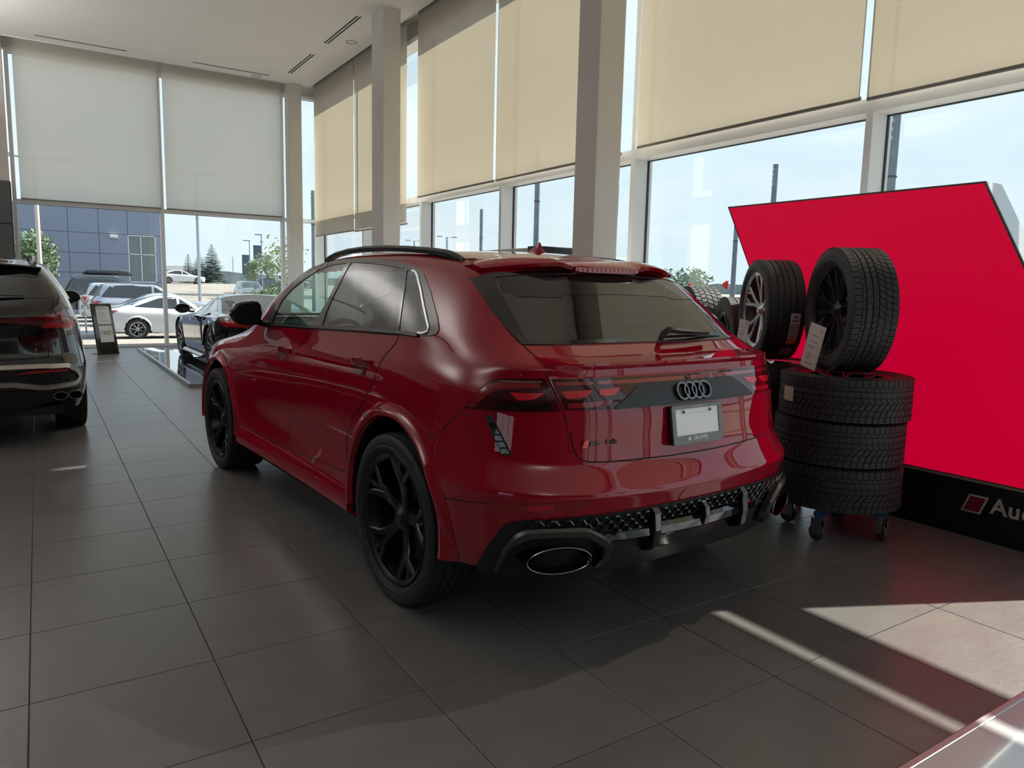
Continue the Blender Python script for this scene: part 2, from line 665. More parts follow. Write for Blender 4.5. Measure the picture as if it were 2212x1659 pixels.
def build_room():
    # floor: grout bed with separate tiles near the camera
    floor = structure(MB().box(ROOM_L, 6.2, ROOM_B, 18.25, -.25, -.006), 'floor', M_GROUT)
    T = .6
    tx0, ty0 = -.0976, 4.6518
    tm = MB()
    h = T / 2 - .0018
    c = .0012
    tm.add([(-h, -h, -.006), (h, -h, -.006), (h, h, -.006), (-h, h, -.006), (-h, -h, -c), (h, -h, -c), (h, h, -c), (-h, h, -c), (-h + c, -h + c, 0), (h - c, -h + c, 0), (h - c, h - c, 0), (-h + c, h - c, 0)],
           [(0, 1, 5, 4), (1, 2, 6, 5), (2, 3, 7, 6), (3, 0, 4, 7), (4, 5, 9, 8), (5, 6, 10, 9), (6, 7, 11, 10), (7, 4, 8, 11), (8, 9, 10, 11)])
    me = tm.mesh('tile', M_TILE)
    n = 0
    rest = MB()
    for i in range(-22, 11):
        for j in range(-30, 23):
            cx, cy = tx0 + (i + .5) * T, ty0 + (j + .5) * T
            if cx < ROOM_L + .3 or cx > 6.0 or cy < ROOM_B + .3 or cy > 18.0:
                continue
            if -1 <= i <= 8 and -6 <= j <= 22:
                put('tile', me, floor, (cx, cy, 0), (0, 0, math.pi * (((i * 7 + j * 3) % 2))))
                n += 1
            else:
                k = len(rest.v)
                rest.add([(x + cx, y + cy, z) for x, y, z in tm.v], tm.f)
    ro = rest.obj('outlying_tiles', M_TILE, floor, fix=False)
    ro['kind'] = 'stuff'
    # ceiling with the pocket for the roller blinds along both glass fronts
    structure(MB().box(ROOM_L, 5.60, ROOM_B, 17.62, CEIL, CEIL + .30), 'ceiling', M_CEIL)
    structure(MB().box(5.60, 6.12, ROOM_B, 18.25, CEIL + .16, CEIL + .30).box(ROOM_L, 5.60, 17.62, 18.25, CEIL + .16, CEIL + .30), 'ceiling_pocket', M_CEIL)
    structure(MB().box(5.585, 5.60, ROOM_B, 17.635, CEIL - .02, CEIL + .05).box(-.4, 5.60, 17.62, 17.635, CEIL - .02, CEIL + .05), 'trim_1', M_ALU)
    # solid bands above the glass and the roof slab
    structure(MB().box(6.00, 6.08, ROOM_B, 18.25, 5.82, 6.60), 'wall_right', M_ALU)
    structure(MB().box(-.4, 6.08, 18.06, 18.24, 5.92, 6.60), 'wall_far', M_ALU)
    structure(MB().box(ROOM_L, 6.16, ROOM_B, 18.25, CEIL + .32, CEIL + .6), 'roof', M_CEIL)
    # walls out of frame, for the light and the reflections
    wb = MB()
    wb.box(ROOM_L, 6.2, ROOM_B - .2, ROOM_B, 0, 6.2)
    structure(wb, 'wall_back', M_BACKWALL)
    wl = MB()
    wl.box(ROOM_L - .2, ROOM_L, ROOM_B, -6.5, 0, 6.2).box(ROOM_L - .2, ROOM_L, -6.5, -1.0, 0, .4).box(ROOM_L - .2, ROOM_L, -6.5, -1.0, 3.4, 6.2).box(ROOM_L - .2, ROOM_L, -1.0, 18.25, 0, 6.2)
    structure(wl, 'wall_left', M_BACKWALL)
    w5 = structure(MB().box(ROOM_L - .12, ROOM_L - .10, -6.5, -1.0, .4, 3.4), 'window_3', M_PANE)
    for y in (-6.5, -4.65, -2.85, -1.06):
        structure(MB().box(ROOM_L - .15, ROOM_L + .05, y, y + .06, .4, 3.4), 'mullion', M_ALU, w5)
    # far-left return wall: painted above, dark panels below
    wr = structure(MB().box(ROOM_L, -.36, 17.60, 18.25, 3.30, 6.1), 'wall_far_left', M_WALL)
    base = structure(MB().box(ROOM_L, -.375, 17.62, 18.25, 0, 3.30), 'wall_far_left_base', M_GASKET)
    for k in range(4):
        for q in range(3):
            MB().box(-.36 - 1.6 * (q + 1) + .012, -.36 - 1.6 * q, 17.585, 17.625, .832 * k + .008, .832 * (k + 1) - .004).obj('cladding_panel', M_DARKPANEL, base, bevel=.004)
        MB().box(-.38, -.34, 17.62, 18.00, .832 * k + .008, .832 * (k + 1) - .004).obj('cladding_panel', M_DARKPANEL, base, bevel=.004)
    # far glazing
    def bar(x0, x1, y0, y1, z0, z1, par, nm='mullion', m=M_ALU):
        return MB().box(x0, x1, y0, y1, z0, z1).obj(nm, m, par, bevel=.004)
    wf = structure(MB().box(-.33, 6.0, Y_GLASS, Y_GLASS + .012, 0, 5.95), 'window_1', M_PANE)
    for x, w in ((-.33, .07), (2.355, .075), (5.00, .07), (5.93, .08)):
        bar(x, x + w, Y_IN, Y_GLASS + .06, 0, 5.92, wf)
    for x0, x1 in ((-.26, 2.355), (2.43, 5.00), (5.07, 5.93)):
        bar(x0, x1, Y_IN + .01, Y_GLASS + .05, 2.955, 3.025, wf, 'transom')
        bar(x0, x1, Y_IN + .01, Y_GLASS + .05, 0, .05, wf, 'sill_bar')
        bar(x0, x1, Y_IN + .01, Y_GLASS + .05, 5.84, 5.92, wf, 'head_bar')
        for z in (.05, 2.945, 3.025, 5.83):
            bar(x0, x1, Y_GLASS - .02, Y_GLASS, z, z + .012, wf, 'gasket', M_GASKET)
    # right glazing with deep mullions
    wg = structure(MB().box(X_GLASS, X_GLASS + .012, ROOM_B, 18.1, 0, 5.85), 'window_2', M_PANE)
    ys = [17.90 - .0, 14.80, 12.03, 9.335, 6.47, 3.615, .76, -2.1, -4.95, -7.8, -10.65, -12.98]
    for y in ys:
        bar(X_IN, X_GLASS + .05, y, y + .065, 0, 5.82, wg)
        for dy in (-.010, .066):
            bar(X_GLASS - .03, X_GLASS, y + dy, y + dy + .010, 0, 5.82, wg, 'gasket', M_GASKET)
    for a, b in zip(ys, ys[1:]):
        bar(X_IN + .005, X_GLASS - .025, b + .065, a, 2.955, 3.066, wg, 'transom')
        bar(X_IN + .005, X_GLASS + .05, b + .065, a, 0, .06, wg, 'sill_bar')
        bar(X_IN + .005, X_GLASS + .05, b + .065, a, 5.74, 5.82, wg, 'head_bar')
        bar(X_GLASS - .03, X_GLASS, b + .065, a, 2.944, 2.955, wg, 'gasket', M_GASKET)
    # columns
    for x, y, sx, sy, nm in ((5.07, 17.56, .31, .30, 'column_1'), (5.03, 11.92, .32, .50, 'column_2'), (4.98, 6.16, .34, .36, 'column_3'), (5.0, .35, .34, .34, 'column_4'), (5.0, -5.6, .34, .34, 'column_5')):
        if nm in ('column_4', 'column_5'):
            continue
        co = structure(MB().box(x, x + sx, y, y + sy, 0, CEIL + .02), nm, M_COLUMN, bevel=.012)
    # roller blinds
    def blind(name, p0, p1, z0, z1, label, group, lean=0.0, m=None):
        """fabric from p0 to p1 (plan points)"""
        t = thing('roller_blind', label, 'blind', (p0[0], p0[1], z1), 0, group)
        d = Vector((p1[0] - p0[0], p1[1] - p0[1], 0))
        L = d.length
        t.rotation_euler = (0, 0, math.atan2(d.y, d.x))
        nx, nz = 16, 10
        mb = MB()
        vs = []
        for j in range(nz + 1):
            for i in range(nx + 1):
                u, v = i / nx, j / nz
                vs.append((u * L, .004 * math.sin(u * 7 + v * 2) + lean * v, -(z1 - z0) * v))
        mb.add(vs, [(j * (nx + 1) + i, j * (nx + 1) + i + 1, (j + 1) * (nx + 1) + i + 1, (j + 1) * (nx + 1) + i) for j in range(nz) for i in range(nx)])
        mb.obj('fabric', m or M_BLIND, t, smooth=60)
        MB().tube([(0, -.01 + lean, -(z1 - z0)), (L, -.01 + lean, -(z1 - z0))], .014, 8, flat=1.2).obj('hem_bar', mat('blind_hem', (.20, .18, .165), .6), t, smooth=40)
        MB().tube([(-.01, .03, .05), (L + .01, .03, .05)], .035, 12).obj('roller_tube', M_ALU, t, smooth=40)
        return t
    g1, g2 = 'roller blinds on the far glass front', 'roller blinds on the side glass front'
    Yb, Xb = 17.90, 5.69
    blind('b', (-.19, Yb), (2.365, Yb), 3.03, 6.10, 'grey roller blind on the far window above the grey building and parked cars', g1, m=M_BLIND_FAR)
    blind('b', (2.47, Yb), (4.98, Yb), 3.03, 6.10, 'grey roller blind on the far window above the spruce trees', g1, m=M_BLIND_FAR)
    blind('b', (Xb, 15.03), (Xb, 17.60), 2.61, 6.12, 'beige roller blind hanging lowest beside the far corner column', g2)
    blind('b', (Xb, 12.41), (Xb, 14.985), 2.59, 6.12, 'beige roller blind partly hidden behind the slim middle column', g2)
    blind('b', (Xb, 9.40), (Xb, 11.96), 3.02, 6.12, 'beige roller blind just right of the slim middle column', g2)
    blind('b', (Xb, 6.60), (Xb, 9.33), 3.02, 6.12, 'beige roller blind cut off by the wide near column', g2)
    blind('b', (Xb, 3.675), (Xb, 6.32), 3.05, 6.12, 'widest beige roller blind, right of the wide near column', g2)
    blind('b', (Xb, .85), (Xb, 3.615), 3.035, 6.12, 'beige roller blind at the right edge above the red display', g2)
    blind('b', (Xb, -2.0), (Xb, .78), 3.035, 6.12, 'beige roller blind behind the viewer, next past the red display', g2)
    # ceiling fittings
    blk = mat('vent_slot_black', (.01, .01, .01), .8)
    def slot(name, x0, x1, y0, y1, n, label, along):
        t = thing('linear_air_diffuser', label, 'air vent', ((x0 + x1) / 2, (y0 + y1) / 2, CEIL), 0, 'linear air diffusers in the ceiling')
        a, b = (x1 - x0) / 2, (y1 - y0) / 2
        MB().box(-a, a, -b, b, -.006, .01).obj('frame', M_ALU, t, bevel=.002)
        for k in range(n):
            if along == 'y':
                w = 2 * a / (2 * n + 1)
                MB().box(-a + w * (2 * k + 1), -a + w * (2 * k + 2), -b + .02, b - .02, -.0085, -.004).obj('air_slot', blk, t)
            else:
                w = 2 * b / (2 * n + 1)
                MB().box(-a + .02, a - .02, -b + w * (2 * k + 1), -b + w * (2 * k + 2), -.0085, -.004).obj('air_slot', blk, t)
        return t
    slot('s', .18, 1.78, 17.22, 17.31, 2, 'long thin ceiling air diffuser at the far left', 'x')
    slot('s', 2.97, 4.58, 17.20, 17.29, 2, 'thin ceiling air diffuser before the far corner column', 'x')
    slot('s', 4.82, 4.96, 15.15, 16.80, 2, 'double-slot ceiling air diffuser nearest the far corner', 'y')
    slot('s', 4.81, 4.96, 12.60, 14.36, 2, 'double-slot ceiling air diffuser beside the slim middle column', 'y')
    slot('s', 4.81, 4.96, 10.0, 11.7, 2, 'double-slot ceiling air diffuser at the upper edge, nearest the viewer', 'y')
    def can(x, y, label, bright=False, r=.085):
        t = thing('recessed_downlight', label, 'light', (x, y, CEIL), 0, 'recessed ceiling downlights')
        MB().lathe([(0, r + .02), (-.006, r + .018), (-.006, r), (.05, r * .85), (.06, 0)], 28, 'z').obj('trim_ring', mat('downlight_metal', (.22, .215, .21), .4, metal=.3), t, smooth=35)
        MB().lathe([(.045, 0), (.035, r * .5), (.045, r * .6)], 20, 'z').obj('lamp', mat('downlight_lamp', (.5, .48, .45), .3, emit=(1, .88, .70), estr=.12), t, smooth=40)
        return t
    can(5.264, 14.0, 'round recessed downlight by the side blinds, nearest the slim column')
    can(4.35, 17.50, 'round recessed downlight in front of the far right blind')
    for x, y, lb in ((2.38, 17.50, 'flush round ceiling speaker above the gap of the far blinds'), (3.05, 11.6, 'tiny flush sprinkler cap in the middle of the ceiling'), (3.9, 16.4, 'tiny flush sprinkler cap near the far diffuser')):
        t = thing('fire_sprinkler' if 'tiny' in lb else 'ceiling_speaker', lb, 'sprinkler' if 'tiny' in lb else 'speaker', (x, y, CEIL))
        rr = .04 if 'tiny' in lb else .11
        MB().lathe([(-.001, rr), (-.008, rr * .92), (-.009, 0)], 24, 'z').obj('cover', M_CEIL, t, smooth=35)
        MB().lathe([(-.0005, rr * 1.06), (-.004, rr * 1.06), (-.004, rr * .98)], 24, 'z').obj('rim', M_COLUMN, t, smooth=35)
    t = thing('access_panel', 'flush square ceiling access panel at the far left', 'panel', (-.05, 17.35, CEIL))
    MB().box(-.25, .25, -.16, .16, -.003, 0).obj('panel_leaf', M_CEIL, t)
    MB().box(-.26, .26, -.17, -.16, -.004, 0).obj('panel_edge', M_COLUMN, t)
    MB().box(-.26, .26, .16, .17, -.004, 0).obj('panel_edge', M_COLUMN, t)

build_room()
# added uplights to brighten the ceiling, out of view left and behind the viewer
def fill_uplight(x, y, L, up, down, label):
    t = thing('added_fill_uplight', label, 'light', (x, y, CEIL), 0, 'added fill lights out of view in the showroom')
    z = -1.7
    MB().box(-.06, .06, -L / 2, L / 2, z - .05, z + .05).obj('housing', M_ALU, t, bevel=.006)
    MB().box(-.045, .045, -L / 2 + .02, L / 2 - .02, z + .048, z + .058).obj('upper_diffuser', mat('added_fill_diffuser', (.8, .8, .8), .5, emit=(1, .96, .92), estr=1.5), t)
    for s in (-1, 1):
        MB().tube([(0, s * L * .4, z + .05), (0, s * L * .4, 0)], .003, 5).obj('suspension_wire', M_ALU, t)
    for pw, dz, rx in ((up, .075, math.pi),):
        ld = bpy.data.lights.new('fill_light', 'AREA')
        ld.shape = 'RECTANGLE'
        ld.size, ld.size_y = .10, L
        ld.energy = pw
        ld.color = (1, .98, .97)
        lo = bpy.data.objects.new('fill_light', ld)
        COL.objects.link(lo)
        lo.parent = t
        lo.location = (0, 0, z + dz)
        lo.rotation_euler = (rx, 0, 0)
for k, (x, y) in enumerate(((-2.4, 8.5), (-2.4, 14.5), (-7.5, 5.0), (-7.5, 12.0), (-1.5, -6.0))):
    fill_uplight(x, y, 2.4, (105, 125, 90, 110, 90)[k], 2, 'added fill uplight out of view to the left, %s in line' % ('first', 'second', 'third', 'fourth', 'fifth')[k])

# ---------------------------------------------------------------- the red performance SUV: body surface
# local frame: x right, y forward, z up, origin on the floor under the rear axle
def ring(*cols):
    return [Vector(c) for c in cols]
SUV_RINGS = [
 # 0 underside edge
 ring((0,-.86,.30),(.3,-.86,.30),(.58,-.83,.30),(.76,-.76,.30),(.86,-.62,.29),(.90,-.42,.27),(.90,0,.25),(.90,.45,.24),(.90,.95,.24),(.90,1.5,.24),(.90,2.05,.24),(.90,2.52,.24),(.90,2.98,.25),(.88,3.42,.25),(.78,3.66,.25),(.45,3.80,.25),(0,3.84,.25)),
 # 1 rear valance / sill
 ring((0,-.93,.42),(.3,-.925,.42),(.58,-.90,.42),(.78,-.82,.42),(.90,-.66,.41),(.955,-.42,.38),(.955,0,.34),(.945,.45,.31),(.955,.95,.31),(.955,1.5,.31),(.955,2.05,.31),(.945,2.52,.32),(.955,2.98,.36),(.92,3.42,.38),(.82,3.70,.40),(.48,3.86,.40),(0,3.91,.40)),
 # 2 lower bumper edge / sill top
 ring((0,-.958,.57),(.3,-.953,.57),(.58,-.918,.575),(.785,-.828,.58),(.925,-.67,.58),(.975,-.42,.56),(.985,0,.52),(.955,.45,.44),(.935,.95,.42),(.935,1.5,.42),(.935,2.05,.42),(.955,2.52,.46),(.985,2.98,.54),(.945,3.42,.55),(.85,3.71,.55),(.5,3.89,.55),(0,3.94,.55)),
 # 3 bumper crease
 ring((0,-.987,.668),(.3,-.982,.668),(.58,-.948,.673),(.80,-.857,.678),(.94,-.682,.68),(.98,-.42,.68),(.99,0,.68),(.955,.45,.60),(.925,.95,.56),(.925,1.5,.56),(.925,2.05,.56),(.955,2.52,.62),(.985,2.98,.68),(.95,3.42,.68),(.85,3.71,.66),(.5,3.89,.66),(0,3.94,.66)),
 # 4 bumper ledge
 ring((0,-.922,.765),(.3,-.917,.765),(.58,-.882,.77),(.758,-.803,.78),(.905,-.66,.79),(.964,-.42,.80),(.972,0,.80),(.957,.45,.75),(.941,.95,.71),(.939,1.5,.70),(.941,2.05,.71),(.955,2.52,.75),(.970,2.98,.80),(.94,3.42,.80),(.84,3.68,.76),(.5,3.87,.75),(0,3.92,.75)),
 # 5 above the ledge
 ring((0,-.905,.81),(.3,-.90,.81),(.58,-.87,.815),(.77,-.79,.825),(.895,-.635,.84),(.955,-.42,.87),(.964,0,.87),(.958,.45,.85),(.951,.95,.835),(.950,1.5,.83),(.950,2.05,.83),(.955,2.52,.845),(.963,2.98,.86),(.93,3.42,.86),(.83,3.66,.82),(.5,3.85,.82),(0,3.90,.82)),
 # 6 lamp band / shoulder
 ring((0,-.90,1.02),(.3,-.89,1.02),(.58,-.855,1.02),(.765,-.765,1.02),(.885,-.60,1.02),(.937,-.42,1.02),(.947,0,1.02),(.946,.45,1.005),(.943,.95,.99),(.941,1.5,.975),(.939,2.05,.965),(.937,2.52,.96),(.935,2.98,.955),(.91,3.42,.94),(.81,3.64,.90),(.5,3.83,.88),(0,3.88,.88)),
 # 7 under the tail lip
 ring((0,-.845,1.095),(.3,-.84,1.095),(.58,-.82,1.095),(.76,-.735,1.095),(.865,-.565,1.095),(.905,-.40,1.10),(.925,0,1.11),(.92,.45,1.09),(.915,.95,1.07),(.91,1.5,1.05),(.905,2.05,1.035),(.90,2.52,1.025),(.89,2.98,1.015),(.86,3.42,.985),(.77,3.58,.94),(.5,3.78,.92),(0,3.84,.92)),
 # 8 tail lip edge / upper door
 ring((0,-.835,1.145),(.3,-.825,1.145),(.58,-.81,1.15),(.765,-.735,1.155),(.85,-.55,1.16),(.875,-.38,1.165),(.895,0,1.175),(.892,.45,1.16),(.888,.95,1.14),(.882,1.5,1.12),(.878,2.05,1.105),(.868,2.52,1.085),(.81,2.98,1.055),(.74,3.30,1.01),(.66,3.45,.98),(.45,3.62,.965),(0,3.70,.965)),
 # 9 below the rear glass / belt
 ring((0,-.63,1.228),(.3,-.625,1.228),(.55,-.61,1.23),(.715,-.575,1.232),(.79,-.46,1.245),(.84,-.30,1.255),(.868,0,1.255),(.868,.45,1.235),(.866,.95,1.215),(.862,1.5,1.195),(.858,2.05,1.178),(.845,2.46,1.155),(.76,2.70,1.12),(.60,2.78,1.10),(.46,2.78,1.09),(.28,2.82,1.09),(0,2.84,1.09)),
 # 10 mid glass
 ring((0,-.46,1.395),(.3,-.455,1.395),(.50,-.44,1.396),(.635,-.40,1.40),(.705,-.30,1.42),(.742,-.16,1.43),(.775,.10,1.43),(.785,.45,1.425),(.79,.95,1.42),(.79,1.45,1.41),(.79,1.90,1.39),(.785,2.26,1.35),(.68,2.42,1.32),(.54,2.47,1.305),(.40,2.44,1.295),(.24,2.47,1.295),(0,2.48,1.295)),
 # 11 roof edge
 ring((0,-.30,1.545),(.3,-.295,1.545),(.45,-.275,1.543),(.57,-.235,1.535),(.625,-.13,1.535),(.655,.0,1.545),(.675,.2,1.565),(.69,.5,1.587),(.695,.95,1.597),(.70,1.35,1.592),(.705,1.65,1.568),(.70,1.92,1.525),(.60,2.08,1.50),(.48,2.12,1.495),(.35,2.10,1.485),(.20,2.12,1.485),(0,2.13,1.485)),
 # 12 roof shoulder
 ring((0,-.17,1.600),(.28,-.165,1.600),(.42,-.15,1.597),(.52,-.115,1.588),(.56,-.04,1.588),(.578,.06,1.596),(.592,.22,1.612),(.605,.5,1.630),(.61,.95,1.640),(.61,1.32,1.634),(.605,1.58,1.614),(.58,1.76,1.585),(.48,1.78,1.572),(.40,1.81,1.572),(.30,1.83,1.572),(.18,1.84,1.572),(0,1.85,1.572)),
 # 13 roof
 ring((0,.0,1.632),(.2,.0,1.631),(.28,.01,1.629),(.32,.03,1.627),(.34,.08,1.628),(.345,.15,1.633),(.35,.28,1.643),(.355,.5,1.655),(.355,.95,1.662),(.35,1.28,1.650),(.345,1.42,1.636),(.33,1.50,1.624),(.30,1.54,1.620),(.25,1.56,1.620),(.19,1.57,1.620),(.11,1.575,1.620),(0,1.58,1.620)),
 # 14 roof centre line
 ring((0,.15,1.650),(0,.15,1.650),(0,.16,1.650),(0,.17,1.651),(0,.19,1.652),(0,.22,1.654),(0,.32,1.660),(0,.52,1.668),(0,.95,1.673),(0,1.24,1.663),(0,1.34,1.650),(0,1.38,1.644),(0,1.40,1.641),(0,1.41,1.640),(0,1.42,1.639),(0,1.43,1.638),(0,1.44,1.637)),
]
SUV_CREASE = {3: .85, 4: .35, 5: .3, 8: (.8, -.50), 9: .35, 11: .25}

def cage_from_rings(rings, crease, levels=3):
    verts, faces, tagv = [], [], {}
    nr, nc = len(rings), len(rings[0])
    for s in (1, -1):
        base = len(verts)
        for r in rings:
            for p in r:
                verts.append((s * p.x, p.y, p.z))
        for i in range(nr - 1):
            for j in range(nc - 1):
                a, b = base + i * nc + j, base + i * nc + j + 1
                c, d = base + (i + 1) * nc + j + 1, base + (i + 1) * nc + j
                q = []
                for k in (a, b, c, d):
                    if not q or all((Vector(verts[k]) - Vector(verts[m])).length > 1e-5 for m in q):
                        q.append(k)
                if len(q) >= 3:
                    faces.append(tuple(q if s < 0 else q[::-1]))
    key = {}
    for i, r in enumerate(rings):
        for p in r:
            for s in (1, -1):
                key[(round(s * p.x, 4), round(p.y, 4), round(p.z, 4))] = i
    def cr(e):
        ks = [key.get(tuple(round(c, 4) for c in v.co)) for v in e.verts]
        if ks[0] == ks[1]:
            k = crease.get(ks[0], 0)
            if isinstance(k, tuple):      # fades out forward of y
                ym = (e.verts[0].co.y + e.verts[1].co.y) / 2
                return k[0] * max(0.0, min(1.0, (k[1] - ym) / .3))
            return k
        return 0
    return subsurf_cage(verts, faces, cr, levels)

# ---------------------------------------------------------------- wheels and tyres (shared builders)
def annulus_blocks(ribs, n, r0, r1, mb, base_shift=0.0):
    """raised tread blocks; ribs: list of (a0, a1, skew0, skew1, count multiplier, gap share)"""
    for (a0, a1, s0, s1, mult, gap, ph) in ribs:
        m = int(n * mult)
        st = 2 * math.pi / m
        for k in range(m):
            t0 = st * (k + ph)
            t1 = t0 + st * (1 - gap)
            q = []
            am = (a0 + a1) / 2
            rows = [(a0, s0), (am, (s0 + s1) / 2), (a1, s1)]
            vs = []
            for a, sk in rows:
                for t in (t0, t1):
                    an = t + sk * st
                    for r in (r0, r1):
                        vs.append((a, r * math.cos(an), r * math.sin(an)))
            fs = []
            for i in range(2):
                b, c = i * 4, (i + 1) * 4
                fs += [(b + 1, b + 3, c + 3, c + 1), (b, b + 1, c + 1, c), (b + 2, c + 2, c + 3, b + 3)]
            fs += [(0, 2, 3, 1), (8, 9, 11, 10)]
            mb.add(vs, fs)

def tyre_meshes(width, dia, rim_dia, kind, name='tyre'):
    """two meshes about the x axis: carcass (sidewalls) and tread blocks"""
    R, r, h = dia / 2, rim_dia / 2, width / 2
    g = R - 0.008
    prof = [(-h * .80, r - .004), (-h * .86, r + .004), (-h * .97, r + (R - r) * .25), (-h, r + (R - r) * .5), (-h * .985, r + (R - r) * .75), (-h * .93, r + (R - r) * .9), (-h * .84, g - .001), (-h * .4, g), (h * .4, g), (h * .84, g - .001), (h * .93, r + (R - r) * .9), (h * .985, r + (R - r) * .75), (h, r + (R - r) * .5), (h * .97, r + (R - r) * .25), (h * .86, r + .004), (h * .80, r - .004)]
    carc = MB().lathe(prof, 72)
    for s in (-1, 1):   # raised lettering bands on the wall
        carc.lathe([(s * h * .965, r + (R - r) * .30), (s * h * 1.002, r + (R - r) * .33), (s * h * 1.002, r + (R - r) * .38), (s * h * .99, r + (R - r) * .41)], 72)
    tr = MB()
    if kind == 'road':
        for a0, a1 in ((-.80, -.50), (-.44, -.17), (-.11, .11), (.17, .44), (.50, .80)):
            tr.lathe([(h * a0, g - .002), (h * a0, R - .001), (h * (a0 + a1) / 2, R), (h * a1, R - .001), (h * a1, g - .002)], 72)
        annulus_blocks([(-.92 * h, -.79 * h, 0, 0, 1, .12, 0), (.79 * h, .92 * h, 0, 0, 1, .12, .5)], 80, g - .014, R - .004, tr)
    elif kind == 'winter':
        annulus_blocks([(-.92 * h, -.62 * h, 0, 0, 1, .13, 0), (-.60 * h, -.48 * h, 0, 0, 1, .10, .4), (-.42 * h, -.20 * h, 0, -.1, 1, .07, .1), (-.14 * h, .06 * h, .05, -.5, 1, .16, .2),
                        (.11 * h, .36 * h, .1, .75, 1, .20, 0), (.39 * h, .64 * h, .85, 1.15, 1, .17, 0), (.67 * h, .93 * h, 1.2, 1.2, 1, .15, 0)], 64, g - .01, R, tr)
    else:   # all-terrain blocks
        annulus_blocks([(-.92 * h, -.60 * h, 0, .1, 1, .22, 0), (-.55 * h, -.22 * h, .3, .0, 1, .2, .3), (-.17 * h, .17 * h, 0, .3, 1, .2, .6), (.22 * h, .55 * h, 0, .3, 1, .2, .1), (.60 * h, .92 * h, .1, 0, 1, .22, .5)], 46, g - .01, R + .003, tr)
    return carc, tr

def spoke(path, w, t, mb, ang):
    """bar along a path of (radius, angle offset, axial); w, t lists"""
    secs = []
    c, s = math.cos(ang), math.sin(ang)
    pts = []
    for r, da, ax in path:
        a = ang + da
        pts.append(Vector((ax, r * math.cos(a), r * math.sin(a))))
    for i, p in enumerate(pts):
        d = pts[min(i + 1, len(pts) - 1)] - pts[max(i - 1, 0)]
        d.normalize()
        side = Vector((1, 0, 0)).cross(d).normalized()
        f = Vector((1, 0, 0))
        ww, tt = w[i], t[i]
        secs.append([p - side * ww * .5, p - side * ww * .32 - f * -tt * 0 + f * (tt * .0) + Vector((-.006, 0, 0)), p + side * ww * .32 + Vector((-.006, 0, 0)), p + side * ww * .5, p + side * ww * .42 + f * tt, p - side * ww * .42 + f * tt])
    mb.sweep(secs)

def rim_parts(parent, rim_dia, width, style, m_face, m_barrel, m_disc=None, face=-1):
    """rim about the x axis; face looks to -x"""
    R, h = rim_dia / 2, width / 2
    b = MB().lathe([(-h * .86, R + .006), (-h * .90, R), (-h * .88, R - .010), (-h * .78, R - .016), (-h * .3, R - .035), (h * .7, R - .04), (h * .86, R + .004)], 56)
    b.obj('rim_barrel', m_barrel, parent, smooth=35)
    f = MB()
    ax0, ax1 = -h * .62, -h * .80
    if style == 'y5':
        for k in range(5):
            a = math.pi / 2 + k * 2 * math.pi / 5 + .2
            spoke([(.045, 0, ax0 + .02), (.10, .0, ax0 + .012), (.17, -.10, ax0), (.20, -.13, ax1 + .012), (R - .012, -.30, ax1)], [.07, .05, .038, .034, .036], [.03, .03, .03, .028, .02], f, a)
            spoke([(.045, 0, ax0 + .02), (.10, .0, ax0 + .012), (.17, .10, ax0), (.20, .13, ax1 + .012), (R - .012, .30, ax1)], [.07, .05, .038, .034, .036], [.03, .03, .03, .028, .02], f, a)
            spoke([(.18, .10, ax0 + .004), (.23, -.06, ax1 + .012), (R - .012, -.06, ax1)], [.02, .022, .03], [.02, .02, .02], f, a)
    elif style == 'v5':
        for k in range(5):
            a = math.pi / 2 + k * 2 * math.pi / 5 - .25
            for s in (-1, 1):
                spoke([(.04, s * .10, ax0 + .012), (.12, s * .14, ax0), (R - .015, s * .27, ax1)], [.03, .027, .035], [.03, .025, .02], f, a)
            spoke([(R * .72, .22, ax0 - .01), (R - .015, .10, ax1)], [.02, .02], [.015, .015], f, a)
            spoke([(R * .72, -.22, ax0 - .01), (R - .015, -.10, ax1)], [.02, .02], [.015, .015], f, a)
    elif style == 'multi':
        for k in range(10):
            a = k * 2 * math.pi / 10 + .1
            s = 1 if k % 2 else -1
            spoke([(.04, 0, ax0 + .012), (.13, s * .05, ax0), (R - .012, s * .10, ax1)], [.022, .016, .02], [.03, .022, .018], f, a)
            spoke([(R * .55, s * .06, ax0), (R - .012, -s * .10, ax1)], [.014, .018], [.02, .018], f, a)
    else:
        for k in range(7):
            a = k * 2 * math.pi / 7
            for s in (-1, 1):
                spoke([(.04, 0, ax0 + .012), (.11, s * .08, ax0), (R - .012, s * .20, ax1)], [.03, .02, .026], [.03, .022, .018], f, a)
    f.obj('spokes', m_face, parent, smooth=32)
    lip = MB().lathe([(ax1 - .004, R - .022), (-h * .90, R - .008), (-h * .93, R + .002), (-h * .88, R + .006), (-h * .80, R - .004), (-h * .76, R - .022)], 56)
    lip.obj('rim_lip', m_face, parent, smooth=40)
    hb = MB().lathe([(ax0 - .012, 0), (ax0 - .012, .026), (ax0 - .004, .034), (ax0 + .01, .062), (ax0 + .05, .066), (ax0 + .06, 0)], 30)
    hb.obj('hub_cap', m_face, parent, smooth=35)
    if m_disc is not None:
        d = MB().lathe([(-h * .1, .06), (-h * .1, R * .70), (-h * .1 + .03, R * .70), (-h * .1 + .03, .06)], 48)
        d.obj('brake_disc', m_disc, parent, smooth=35)

